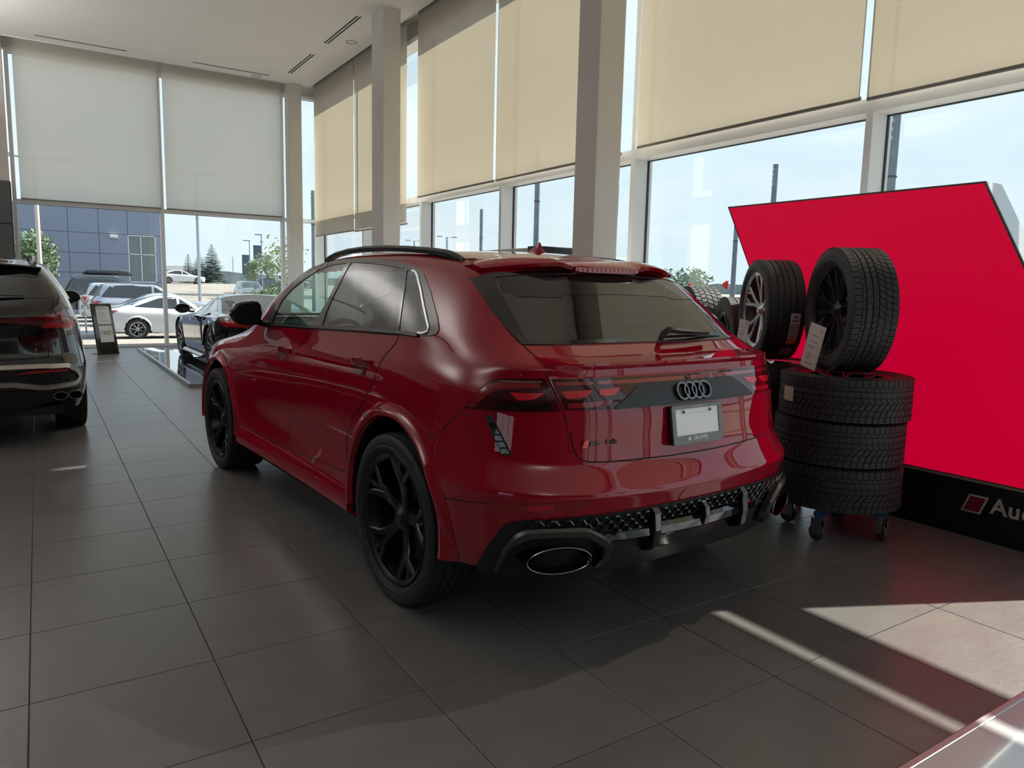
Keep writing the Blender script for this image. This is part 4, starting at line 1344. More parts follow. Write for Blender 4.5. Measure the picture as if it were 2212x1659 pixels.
    for k in range(5):
        t = (k + .5) / 5.4
        a, b = Vector((-.874, -.62, .95)).lerp(Vector((-.852, -.69, .818)), t), Vector((-.861, -.636, .95)).lerp(Vector((-.832, -.716, .822)), t)
        both(sk.pane([a, b, b + Vector((.004, -.010, -.018)), a + Vector((.002, -.008, -.018))], DIAG, .007, .006, .03), 'vent_slat', M_GLOSSBLACK, vo, smooth=20)
    vp = [(-.882, -.600, .966), (-.70, -.785, .980), (-.655, -.83, .978), (-.64, -.845, .825), (-.822, -.727, .808), (-.850, -.698, .810), (-.864, -.668, .848)]
    both(sk.ribbon(vp, DIAG, .006, .003, closed=True, h=.003), 'vent_pocket_edge', M_PAINT, SUV, smooth=40)
    # fuel flap and bumper seams
    fu = round_poly([(-.95, -.50, .99), (-.95, -.36, .86), (-.95, -.20, .86), (-.95, -.16, .93), (-.95, -.20, 1.00)], .04)
    both(sk.ribbon([(-.915, -.495, .968), (-.94, -.42, .90), (-.957, -.359, .846), (-.969, -.268, .822)], LEFT, .004, .001), 'bumper_seam', M_SEAM, SUV)
    both(sk.ribbon([(-.97, -.395, .592), (-.965, -.434, .603), (-.957, -.494, .612), (-.907, -.67, .630)], LEFT, .004, .001), 'bumper_seam', M_SEAM, SUV)
    # --- reflectors in the bumper
    fg = [(-.905, -.675, .634), (-.893, -.699, .640), (-.615, -.911, .660), (-.572, -.924, .660), (-.612, -.909, .632), (-.652, -.894, .624), (-.891, -.697, .606), (-.898, -.684, .609)]
    fgo = both(sk.pane(fg, DIAG, .003, .01, .03), 'bumper_reflector', M_LENSMID, SUV, smooth=40)
    both(sk.pane([(-.80, -.79, .638), (-.72, -.85, .645), (-.72, -.85, .628), (-.80, -.79, .620)], DIAG, .0045, .002, .03), 'reflector_core', M_LENSRED, fgo, smooth=40)
    # --- lower bumper: black insert, honeycomb, blade, fins, exhausts
    top = [(0, -.965, .596), (-.283, -.958, .597), (-.45, -.935, .597), (-.649, -.892, .594), (-.821, -.784, .580), (-.862, -.735, .562), (-.886, -.67, .473), (-.891, -.581, .352)]
    ins = top + [(-.84, -.68, .335), (-.70, -.78, .335), (-.40, -.86, .335), (0, -.88, .335)]
    def skin_rows():
        # strips of the insert between its upper and lower edge, straight onto the surface
        mb = MB()
        secs = []
        n = 60
        up_ = [Vector(p) for p in top]
        L = [0]
        for a, b in zip(up_, up_[1:]):
            L.append(L[-1] + (b - a).length)
        for k in range(n + 1):
            s = L[-1] * k / n
            i = max(j for j in range(len(L)) if L[j] <= s + 1e-9)
            i = min(i, len(up_) - 2)
            p = up_[i].lerp(up_[i + 1], (s - L[i]) / (L[i + 1] - L[i]))
            row = []
            for q in range(7):
                z = p.z + (.318 - p.z) * q / 6
                pt = Vector((p.x * (1 - .02 * q / 6), p.y + .0, z))
                d = Vector((-p.x, .75, 0)).normalized() if p.x < -.5 else Vector((0, 1, 0))
                h, nn = sk.cast(pt, d if p.x < -.6 else REAR)
                row.append(h + nn * .004)
            secs.append(row)
        mb.sweep(secs, closed_sec=False, cap=False)
        return mb
    r = skin_rows()
    r2 = mirror_mb(r)
    r.add(r2.v, r2.f)
    r.obj('lower_bumper_insert', M_MATBLACK, SUV, smooth=35, fix=False)
    hc = MB()
    W, Hh = .050, .0215
    def edge_z(x):
        ax = abs(x)
        pts = [(-p[0], p[2]) for p in top[:6]]
        for (x0, z0), (x1, z1) in zip(pts, pts[1:]):
            if x0 <= ax <= x1:
                return z0 + (z1 - z0) * (ax - x0) / (x1 - x0)
        return .56
    for j in range(8):
        z = .588 - j * Hh
        for i in range(-17, 18):
            x = i * W + (W / 2 if j % 2 else 0)
            if abs(x) > .84 or z > edge_z(x) - .012:
                continue
            lowz = .512 if abs(x) < .48 else (.535 if abs(x) < .62 else .556)
            if z < lowz - .01:
                continue
            hexo = [(-.5, 0), (-.17, -1), (.17, -1), (.5, 0), (.17, 1), (-.17, 1)]
            o_, f_, b_ = [], [], []
            for u, v in hexo:
                px, pz = x + u * W, z + v * Hh * .98
                h, nn = sk.cast((px, -1.5, pz), REAR)
                o_.append(h + nn * .016)
                cx_, cz_ = x + u * W * .80, z + v * Hh * .74
                h2, n2 = sk.cast((cx_, -1.5, cz_), REAR)
                f_.append(h2 + n2 * .019)
                h3, n3 = sk.cast((x + u * W * .62, -1.5, z + v * Hh * .58), REAR)
                b_.append(h3 + n3 * .006)
            fs = [(q, (q + 1) % 6, 6 + (q + 1) % 6, 6 + q) for q in range(6)] + [(6 + q, 6 + (q + 1) % 6, 12 + (q + 1) % 6, 12 + q) for q in range(6)]
            hc.add(o_ + f_ + b_, fs)
    hc.obj('honeycomb_grille', mat('gloss_honeycomb', (.020, .022, .025), .14, coat=1.0, metal=.2), SUV, smooth=25)
    bladep = MB()
    secs = []
    for k in range(25):
        x = -.515 + 1.03 * k / 24
        y = -.968 + .07 * (abs(x) / .515) ** 2.2
        secs.append([(x, y + .05, .524), (x, y - .006, .522), (x, y - .022, .508), (x, y - .024, .478), (x, y - .004, .462), (x, y + .05, .462)])
    bladep.sweep(secs)
    bladep.obj('diffuser_blade', M_GLOSSBLACK, SUV, smooth=35)
    val = MB()
    secs = []
    for k in range(25):
        x = -.54 + 1.08 * k / 24
        y = -.93 + .07 * (abs(x) / .54) ** 2.2
        secs.append([(x, y + .02, .470), (x, y - .02, .455), (x, y + .00, .40), (x, y + .05, .365), (x, y + .30, .335), (x, y + .30, .40)])
    val.sweep(secs)
    val.obj('diffuser_valance', mat('satin_black_valance', (.010, .010, .011), .22, coat=.4), SUV, smooth=35)
    for x, zt, zb, w in ((-.284, .592, .405, .019), (0, .578, .462, .016), (.284, .592, .405, .019)):
        y = -.968 + .07 * (abs(x) / .515) ** 2.2
        pr = [(y + .04, zt + .004), (y - .012, zt), (y - .036, zt - .022), (y - .042, (zt + zb) / 2), (y - .030, zb + .016), (y + .02, zb - .006), (y + .07, zb - .004)]
        MB().prism(pr, x - w, x + w, 'x').obj('diffuser_fin', M_GLOSSBLACK, SUV, bevel=.005)
    hs = [(-.862, -.655, .345), (-.860, -.722, .458), (-.850, -.752, .508), (-.826, -.785, .540), (-.794, -.818, .552), (-.710, -.874, .556), (-.623, -.912, .554), (-.576, -.928, .534), (-.520, -.940, .497), (-.500, -.938, .461), (-.496, -.922, .415), (-.512, -.895, .372)]
    hi = [(-.842, -.670, .345), (-.832, -.738, .455), (-.820, -.775, .485), (-.800, -.802, .503), (-.775, -.825, .510), (-.705, -.872, .514), (-.625, -.908, .512), (-.590, -.920, .496), (-.548, -.928, .468), (-.534, -.926, .445), (-.530, -.915, .415), (-.548, -.890, .376)]
    hm = MB()
    secs = []
    hsS, hiS = smooth_poly(hs, 3, False), smooth_poly(hi, 3, False)
    for a, b in zip(hsS, hiS):
        o_ = Vector((-.25, -.97, 0)).normalized() if a.x > -.7 else Vector((-.55, -.83, 0)).normalized()
        secs.append([a - o_ * .012, a + o_ * .016, a.lerp(b, .25) + o_ * .030, a.lerp(b, .8) + o_ * .028, b + o_ * .020, b - o_ * .05])
    hm.sweep(secs)
    both(hm, 'exhaust_surround', M_SATIN, SUV, smooth=32)
    ex = MB()
    rows = []
    m = 36
    for dy, s in ((.10, .80), (-.01, 1.0), (-.02, 1.02), (-.022, .99), (-.012, .955), (.02, .93), (.10, .90)):
        rows.append([(-.712 + .122 * s * math.cos(2 * math.pi * k / m), -.862 + dy - .35 * (.122 * math.cos(2 * math.pi * k / m)), .427 + .050 * s * math.sin(2 * math.pi * k / m)) for k in range(m)])
    ex.sweep(rows, cap=False)
    eo = both(ex, 'exhaust_tip', mat('dark_chrome_tip', (.10, .10, .105), .12, metal=1.0), SUV, smooth=40)
    bk = MB().add(rows[-1], [tuple(range(m))])
    both(bk, 'exhaust_baffle', mat('tip_core_black', (.004, .004, .004), .8), eo)  # plain black disc closes the tip
    rimr = [[Vector(p) for p in rows[2]]]
    rg_ = MB().tube([(x, y - .003, z) for x, y, z in rows[2]], .0022, 6, closed=True)
    both(rg_, 'exhaust_rim', mat('dark_polished_rim', (.30, .30, .31), .15, metal=1.0), eo, smooth=40)
    # --- rear wiper
    wp = MB()
    p0 = Vector((.05, -.645, 1.240))
    base = [(.045, -.650, 1.238), (.060, -.655, 1.268), (.085, -.665, 1.285), (.15, -.668, 1.278), (.25, -.664, 1.272), (.355, -.655, 1.266), (.375, -.648, 1.262)]
    wp.tube(base, [.016, .022, .023, .021, .019, .016, .010], 10, flat=.62)
    wo = wp.obj('rear_wiper', M_MATBLACK, SUV, smooth=45)
    MB().tube([(.08, -.640, 1.250), (.25, -.632, 1.252), (.52, -.605, 1.250)], .0075, 6).obj('wiper_blade', M_GLOSSBLACK, wo, smooth=40)
    # --- door mirrors
    mm = MB()
    shp = [(-1.125, 1.245), (-1.112, 1.285), (-1.085, 1.318), (-1.045, 1.331), (-.985, 1.337), (-.945, 1.333), (-.924, 1.310), (-.916, 1.250), (-.930, 1.203), (-.955, 1.178), (-1.010, 1.174), (-1.070, 1.182), (-1.108, 1.208)]
    shp = [(p.x, p.y) for p in [Vector((a, b, 0)) for a, b in shp]]
    cxm, czm = -1.02, 1.253
    secs = []
    for dy, s in ((0.0, .93), (.004, 1.0), (.03, 1.02), (.075, .96), (.115, .78), (.135, .45), (.140, .1)):
        secs.append([(cxm + (x - cxm) * s, 1.985 + dy + (x - cxm) * .12, czm + (z - czm) * s) for x, z in shp])
    mm.sweep(secs)
    mo = both(mm, 'door_mirror', mat('gloss_black_mirror', (.008, .008, .009), .15, coat=.8), SUV, smooth=50)
    both(MB().add([(cxm + (x - cxm) * .84, 1.983 + (x - cxm) * .12, czm + (z - czm) * .84) for x, z in shp], [tuple(range(len(shp)))]), 'mirror_glass', mat('mirror_glass', (.05, .055, .06), .02, metal=.6), mo)
    both(MB().tube([(-.93, 2.03, 1.195), (-.89, 2.06, 1.180), (-.84, 2.10, 1.178)], [.030, .026, .034], 10, flat=.7), 'mirror_foot', M_MATBLACK, mo, smooth=40)
    # --- wheels
    carc, tr = tyre_meshes(.295, .79, .60, 'road')
    cm, tm = carc.mesh('tyre', M_RUBBER, 40), tr.mesh('tyre_tread', M_RUBBER_T, 30)
    for y, tw in ((0, 0), (2.978, 0)):
        for s in (-1, 1):
            wh = bpy.data.objects.new('wheel', None)
            COL.objects.link(wh)
            wh.parent = SUV
            wh.location = (s * .838, y, .395)
            wh.rotation_euler = (0, 0, 0 if s < 0 else math.pi)
            put('tyre', cm, wh)
            put('tyre_tread', tm, wh)
            rim_parts(wh, .60, .30, 'y5', M_RIMDARK, M_RIMDARK, M_DISC)
    return sk
SUV_SKIN = build_suv()

# ---------------------------------------------------------------- red light-box display
def build_display():
    t = thing('light_box_display', 'large slanted red light box display on a black plinth', 'display', (4.76, 2.75, 0))
    def P(y, z):
        return (y - 2.75, z)
    face = [P(4.16, 2.155), P(2.22, 2.15), P(1.29, .352), P(3.232, .352)]
    MB().prism(face, .004, .20, 'x').obj('case', mat('silver_case', (.62, .64, .66), .3, metal=.4), t, bevel=.004)
    inner = [P(4.143, 2.143), P(2.227, 2.138), P(1.315, .366), P(3.238, .366)]
    m = mat('lit_red_acrylic', (.10, 0, .006), .45, spec=.2, emit=(.50, .0, .026), estr=.72)
    MB().prism(inner, -.003, .006, 'x').obj('lit_red_panel', m, t)
    rim = mat('dark_frame_edge', (.10, .09, .085), .4, metal=.6)
    for a, b in zip(range(4), (1, 2, 3, 0)):
        (y0, z0), (y1, z1) = face[a], face[b]
        (u0, w0), (u1, w1) = inner[a], inner[b]
        MB().prism([(y0, z0), (y1, z1), (u1, w1), (u0, w0)], -.006, .006, 'x').obj('panel_edge_trim', rim, t)
    MB().prism([P(3.232, .352), P(1.10, .352), P(1.10, 0), P(3.05, 0)], -.014, .22, 'x').obj('plinth', mat('black_blue_plinth', (.004, .005, .009), .45), t)
    MB().box(-.016, .0, -1.65, .482, .346, .358).obj('plinth_top_trim', mat('warm_grey_trim', (.22, .19, .18), .4), t)
    lw = mat('sign_white', (.42, .38, .37), .5)
    # parallelogram mark: pale outline, dark red heart
    o = [P(2.163, .157), P(2.052, .157), P(2.012, .269), P(2.122, .269)]
    i = [P(2.148, .167), P(2.060, .167), P(2.027, .259), P(2.114, .259)]
    MB().prism(o, -.018, -.013, 'x').obj('logo_outline', lw, t)
    MB().prism(i, -.0205, -.0155, 'x').obj('logo_heart', mat('logo_dark_red', (.16, .004, .02), .5), t)
    letters(text_mesh('Audi Sport', .135, .002, lw, align='LEFT', bold=.0022, spacing=1.05), 'plinth_letter', t, (-.017, 1.998 - 2.75, .222), (math.pi / 2, 0, -math.pi / 2))
build_display()

# ---------------------------------------------------------------- wheels on show
M_SILVER = mat('machined_silver_rim', (.42, .43, .45), .25, metal=.9)
M_GREYRIM = mat('grey_painted_rim', (.10, .10, .11), .35, metal=.5)
WHEEL_N = Vector((-.825, .562, 0))
def make_wheel(kind, width, dia, rim, style, m_face, m_bar):
    root = bpy.data.objects.new('spare_wheel', None)
    COL.objects.link(root)
    c, tr = tyre_meshes(width, dia, rim, kind)
    put('tyre', c.mesh('tyre', M_RUBBER, 40), root)
    put('tyre_tread', tr.mesh('tyre_tread', M_RUBBER_T, 30), root)
    rim_parts(root, rim, width * .95, style, m_face, m_bar)
    return root
def flat_pose(o, x, y, z, a=0.0):
    o.location = (x, y, z)
    o.rotation_euler = (0, math.pi / 2, a)     # face (-x) turns up
def upright_pose(o, x, y, z, ang, spin=0.0):
    o.location = (x, y, z)
    o.rotation_mode = 'XYZ'
    o.rotation_euler = (spin, 0, ang)
ANG = math.atan2(-WHEEL_N.y, -WHEEL_N.x)       # turns -x onto the wanted facing
PROTO = {
    'A': make_wheel('winter', .262, .746, .52, 'multi', M_RIMDARK, M_RIMDARK),
    'B': make_wheel('road', .262, .70, .52, 'v5', M_SILVER, M_GREYRIM),
    'C': make_wheel('terrain', .262, .78, .46, 'seven', M_GREYRIM, M_GREYRIM),
    'D': make_wheel('winter', .25, .72, .48, 'v5', M_RIMDARK, M_RIMDARK),
}
USED = set()
def wheel(kind, label, group):
    if kind in USED:
        o = copy_tree(PROTO[kind])
    else:
        o = PROTO[kind]
        USED.add(kind)
    return tag(o, label, 'wheel', group)

def dolly(x, y, label, R=.31, h=.203):
    t = thing('wheel_dolly', label, 'dolly', (x, y, 0), math.radians(20), 'wheel dollies under the tyre stacks')
    blue = noise_tint(mat('blue_dolly_paint', (.02, .08, .26), .45), (.018, .07, .23), (.03, .10, .30), scale=20)
    steel = mat('dull_caster_steel', (.25, .25, .25), .4, metal=.8)
    for k in range(2):
        c, s = (1, 0) if k == 0 else (0, 1)
        MB().tube([(-R * c, -R * s, h - .032), (R * c, R * s, h - .032)], .032, 12).obj('cross_bar', blue, t, smooth=40)
    for k in range(4):
        a = k * math.pi / 2
        px, py = (R - .03) * math.cos(a), (R - .03) * math.sin(a)
        MB().lathe([(h - .066, .028), (h - .055, .030), (h - .03, .012)], 14, 'z').xform(Matrix.Translation((px, py, 0))).obj('caster_plate', steel, t, smooth=40)
        fk = MB().box(-.022, -.017, -.02, .03, .05, h - .066).box(.017, .022, -.02, .03, .05, h - .066)
        w_ = bpy.data.objects.new('caster', None)
        COL.objects.link(w_)
        w_.parent = t
        w_.location = (px, py, 0)
        w_.rotation_euler = (0, 0, a * 1.7 + .5)
        MB().box(-.022, -.017, -.02, .045, .045, h - .062).obj('caster_fork', steel, w_)
        MB().box(.017, .022, -.02, .045, .045, h - .062).obj('caster_fork', steel, w_)
        MB().lathe([(-.013, 0), (-.013, .042), (-.008, .05), (.008, .05), (.013, .042), (.013, 0)], 20).xform(Matrix.Translation((0, .018, .05))).obj('caster_wheel', mat('grey_caster_rubber', (.06, .06, .06), .6), w_, smooth=40)
    return t

def tag_card(x, y, z, ang, tilt, w, h, label, parent_name='price_card'):
    """white printed card hanging in front of a rim"""
    t = thing('price_card', label, 'card', (x, y, z), ang, 'printed cards hung on the upright wheels')
    card = MB().box(-w / 2, w / 2, -.002, .002, -h / 2, h / 2)
    o = card.obj('card', mat('card_white', (.66, .63, .61), .6), t)
    ink = mat('card_ink', (.16, .15, .16), .7)
    rows = [(.40, .30, .14), (.36, .26, .12), (.24, -.02, .34), (.10, .0, .46), (.0, -.12, .36), (-.04, -.08, .40), (-.18, -.15, .26), (-.24, -.10, .40), (-.30, -.18, .20), (-.40, .0, .55)]
    for zz, xx, ww in rows:
        MB().box(xx * w - ww * w / 2, xx * w + ww * w / 2, -.0028, -.0018, zz * h, zz * h + .0042).obj('printed_line', ink, t)
    MB().tube([(-.01, 0, h / 2), (0, .03, h / 2 + .07), (.012, 0, h / 2)], .0012, 5).obj('string', ink, t)
    return t

def build_stacks():
    S = [('A', 'A', 4.105, 2.617, 3, .262, .746), ('B', 'B', 4.35, 3.365, 3, .262, .70), ('D', 'D', 4.80, 4.03, 2, .25, .72), ('C', 'C', 5.15, 4.78, 2, .262, .78)]
    desc = {'A': 'near stack by the red display', 'B': 'stack under the silver wheel', 'D': 'dark low stack behind the silver wheel', 'C': 'furthest stack by the window'}
    up = {'A': 'upright black multi-spoke wheel with winter tyre on top of the near stack', 'B': 'upright silver five-spoke wheel standing on the second tyre stack', 'D': 'dark upright wheel half hidden behind the silver wheel', 'C': 'sunlit upright all-terrain tyre furthest back by the window'}
    for key, kind, x, y, n, w, dia in S:
        dolly(x, y, 'blue four-caster dolly under the ' + desc[key])
        z = .205
        for k in range(n):
            o = wheel(kind, '%s flat tyre and wheel in the %s' % (('bottom', 'middle', 'top')[k if n == 3 else (0, 2)[k]], desc[key]), 'flat wheels in the tyre stacks')
            jx, jy = ((0, 0), (.012, .010), (.020, -.006))[k]
            flat_pose(o, x + jx, y + jy, z + w / 2, .3 + 1.1 * k + x)
            z += w * 1.006
        o = wheel(kind, up[key], 'upright wheels on the tyre stacks')
        upright_pose(o, x, y, z + dia / 2 + .001, ANG + (.0 if key != 'C' else .12), .35)
    # printed cards and stickers
    dx = WHEEL_N
    a = math.atan2(dx.x, -dx.y)
    def in_front(x, y, z, off, side):
        s = Vector((-dx.y, dx.x, 0)) * -1
        p = Vector((x, y, z)) + dx * off + s * side
        return p
    zA, zB = .205 + 3 * .2636 + .374, .205 + 3 * .2636 + .351
    p = in_front(4.105, 2.617, zA - .225, .185, .02)
    c = tag_card(p.x, p.y, p.z, a, 0, .125, .275, 'white printed card hanging on the upright black multi-spoke wheel')
    c.rotation_euler = (0, math.radians(14), a + math.radians(24))
    p = in_front(4.35, 3.365, zB - .175, .180, .02)
    c = tag_card(p.x, p.y, p.z, a, 0, .10, .20, 'white printed card hanging on the upright silver wheel')
    c.rotation_euler = (0, math.radians(8), a + math.radians(24))
    # stickers on treads
    def sticker(name, cx, cy, cz, R, hw, a0, a1, u0, u1, m, label, strips=(), lean=0.0):
        """a curved label on an upright tyre: angles about the axle, u across the width"""
        t = thing('tyre_label', label, 'label', (cx, cy, cz), ANG, 'labels stuck on the tyre treads')
        def arc(b0, b1, v0, v1, r, nm, mm):
            mb = MB()
            vs, fs = [], []
            n = 8
            for k in range(n + 1):
                an = b0 + (b1 - b0) * k / n
                sh = lean * (k / n)
                for v in (v0, v1):
                    for rr in (r, r - .003):
                        vs.append(((v + sh) * hw, rr * math.cos(an), rr * math.sin(an)))
            for k in range(n):
                b, c_ = 4 * k, 4 * (k + 1)
                fs += [(b, b + 2, c_ + 2, c_), (b + 1, c_ + 1, c_ + 3, b + 3), (b, c_, c_ + 1, b + 1), (b + 2, b + 3, c_ + 3, c_ + 2)]
            fs += [(0, 1, 3, 2), (4 * n, 4 * n + 2, 4 * n + 3, 4 * n + 1)]
            mb.add(vs, fs)
            mb.obj(nm, mm, t, smooth=30)
        arc(a0, a1, u0, u1, R + .0045, 'paper', m)
        for (f0, f1, g0, g1, mm) in strips:
            arc(a0 + (a1 - a0) * f0, a0 + (a1 - a0) * f1, u0 + (u1 - u0) * g0, u0 + (u1 - u0) * g1, R + .0055, 'print_block', mm)
        return t
    paper = mat('label_paper', (.50, .48, .50), .5)
    ink = mat('card_ink')
    orange = mat('label_orange', (.62, .22, .02), .5)
    redb = mat('label_red', (.55, .06, .06), .5)
    back = math.radians(-155)
    sticker('s', 4.35, 3.365, zB, .35, .131, math.radians(182), math.radians(218), .18, .66, paper, 'white and orange label on the silver wheel tyre tread',
            [(.82, 1.0, 0, 1, orange), (.08, .14, .3, .8, ink), (.20, .26, .15, .85, ink), (.34, .37, .3, .95, ink), (.42, .45, .3, .95, ink), (.5, .53, .3, .95, ink), (.60, .63, .1, .9, ink), (.70, .74, .15, .7, ink), (.36, .50, .05, .24, redb)])
    sticker('s', 4.35, 3.365, zB, .35, .131, math.radians(226), math.radians(238), .05, .62, mat('label_pinkish', (.34, .26, .26), .6), 'small faded label low on the silver wheel tyre tread', [(.2, .28, .1, .9, ink), (.45, .52, .1, .9, ink), (.7, .78, .1, .9, ink)])
    # label on the top flat tyre of the near stack
    t = thing('tyre_label', 'small cream label on the side of the top flat tyre, near stack', 'label', (4.125, 2.611, .205 + 2.5 * .2636), 0, 'labels stuck on the tyre treads')
    mb = MB()
    vs, fs = [], []
    for k in range(7):
        an = math.radians(151 + 14 * k / 6)
        for z in (-.04, .045):
            for rr in (.3785, .3735):
                vs.append((rr * math.cos(an), rr * math.sin(an), z))
    for k in range(6):
        b, c_ = 4 * k, 4 * (k + 1)
        fs += [(b, c_, c_ + 2, b + 2), (b + 1, b + 3, c_ + 3, c_ + 1), (b, b + 1, c_ + 1, c_), (b + 2, c_ + 2, c_ + 3, b + 3)]
    fs += [(0, 2, 3, 1), (24, 25, 27, 26)]
    mb.add(vs, fs).obj('paper', mat('cream_label', (.52, .48, .38), .6), t, smooth=30)
build_stacks()

# ---------------------------------------------------------------- platforms, pedestal, desk
def build_furniture():
    # white display platform at the lower right corner
    t = thing('display_platform', 'glossy white display platform edge at the lower right corner', 'platform', (4.0, -.3, 0))
    MB().box(-2.6, .65, -2.2, 1.335, 0, .045).obj('platform_top', mat('white_gloss_platform', (.55, .58, .62), .08, coat=.6), t)
    MB().box(-2.62, .65, 1.335, 1.362, 0, .048).obj('platform_edge', mat('brushed_edge', (.42, .42, .42), .3, metal=.9), t, bevel=.004)
    # glass-topped platform below the black sports car
    t = thing('display_platform', 'low mirror-glass display platform under the black sports car', 'platform', (3.15, 13.95, 0))
    MB().box(-1.42, 1.45, -3.10, 3.10, .0, .055).obj('platform_top', mat('dark_mirror_glass', (.11, .12, .125), .03, coat=1.0), t)
    for x0, x1, y0, y1 in ((-1.46, -1.42, -3.14, 3.14), (1.45, 1.49, -3.14, 3.14), (-1.42, 1.45, -3.14, -3.10), (-1.42, 1.45, 3.10, 3.14)):
        MB().box(x0, x1, y0, y1, 0, .058).obj('platform_edge', mat('brushed_edge'), t, bevel=.006)
    # clear acrylic ramp block lying on the platform corner
    # leaning information stand
    t = thing('info_stand', 'dark leaning information stand with two white sheets', 'info stand', (1.13, 16.38, 0), math.radians(28))
    prof = [(0.0, 0), (.06, 0), (.25, .985), (.215, .99)]
    MB().prism([(y, z) for y, z in prof], -.205, .205, 'x').obj('stand_panel', mat('gloss_dark_bronze', (.030, .027, .022), .12, coat=.8), t, bevel=.006)
    MB().box(-.205, .205, -.02, .22, 0, .012).obj('stand_foot', M_MATBLACK, t)
    sh = mat('printed_sheet', (.66, .66, .67), .5)
    d = Vector((0, .215, .99)).normalized()
    nrm = Vector((0, -.99, .215)).normalized()
    def sheet(z0, z1, x0, x1):
        a, b = d * z0, d * z1
        vs = [Vector((x, 0, 0)) + p + nrm * o for o in (.002, .004) for p in (a, b) for x in (x0, x1)]
        return MB().add(vs, [(0, 1, 3, 2), (4, 6, 7, 5), (0, 4, 5, 1), (2, 3, 7, 6), (0, 2, 6, 4), (1, 5, 7, 3)]).obj('paper_sheet', sh, t)
    sheet(.60, .95, -.125, .145)
    sheet(.24, .57, -.125, .145)
    gm = mat('sheet_grey_print', (.25, .25, .27), .6)
    for k in range(4):
        c = d * .43 + Vector((-.066 + .05 * k + .01, 0, 0)) + nrm * .0055
        pts = [c + Vector((.036 * math.cos(q), 0, 0)) + d * (.036 * math.sin(q)) for q in [2 * math.pi * j / 24 for j in range(24)]]
        MB().tube(pts, .0035, 5, closed=True).obj('printed_ring', gm, t, smooth=40)
    for zz, w in ((.92, .16), (.90, .22), (.86, .10), (.82, .14), (.80, .16), (.77, .12), (.74, .16), (.71, .10), (.66, .18)):
        c = d * zz + nrm * .0045
        MB().add([c + Vector((x, 0, 0)) + d * q for x, q in ((-.10, 0), (-.10 + w, 0), (-.10 + w, .008), (-.10, .008))], [(0, 1, 2, 3)]).obj('printed_line', gm, t)
    put('stand_lettering', text_mesh('Audi Barrie', .040, .001, mat('sign_white'), align='CENTER'), t, tuple(d * .968 + nrm * .004), (math.radians(78), 0, 0))
    # pale counter with a dark end panel behind the red car
    t = thing('display_counter', 'pale flat-topped counter with dark end behind the red car roof', 'counter', (4.95, 7.42, 0))
    MB().box(-.22, .30, -.42, .72, 0, 1.925).obj('counter_body', mat('counter_cream', (.50, .49, .46), .4), t, bevel=.01)
    MB().box(-.24, .32, -.60, -.42, 0, 1.94).obj('counter_end', mat('counter_dark_end', (.02, .024, .03), .4), t, bevel=.01)
build_furniture()

# ---------------------------------------------------------------- the black SUV at the left edge
M_BLACKPAINT = mat('black_car_paint', (.006, .006, .007), .12, coat=1.0, coat_rough=.01)
M_SATINSILVER = mat('satin_silver_trim', (.55, .53, .50), .30, metal=.9)
def q5_rings():
    tgt = {7: (-.985, 1.10), 8: (-.955, 1.195), 9: (-.875, 1.275), 10: (-.735, 1.43), 11: (-.575, 1.565), 12: (-.42, 1.612), 13: (-.16, 1.640), 14: (.06, 1.655)}
    ref = {7: -.845, 8: -.835, 9: -.63, 10: -.46, 11: -.30, 12: -.17, 13: 0.0, 14: .15}
    refz = {7: 1.095, 8: 1.145, 9: 1.228, 10: 1.395, 11: 1.545, 12: 1.60, 13: 1.632, 14: 1.65}
    wj = [1, 1, 1, .98, .85, .6, .3, .12] + [0] * 9
    out = []
    for i, r in enumerate(SUV_RINGS):
        row = []
        for j, p in enumerate(r):
            q = p.copy()
            q.x *= .955
            if i in tgt:
                q.y += (tgt[i][0] - ref[i]) * wj[j]
                q.z += (tgt[i][1] - refz[i]) * wj[j]
            elif j <= 5:
                q.y -= .035
            if j >= 9:
                q.y = 1.5 + (q.y - 1.5) * .93
            if i >= 11 and j <= 8:
                q.x *= 1.03
            row.append(q)
        out.append(row)
    return out

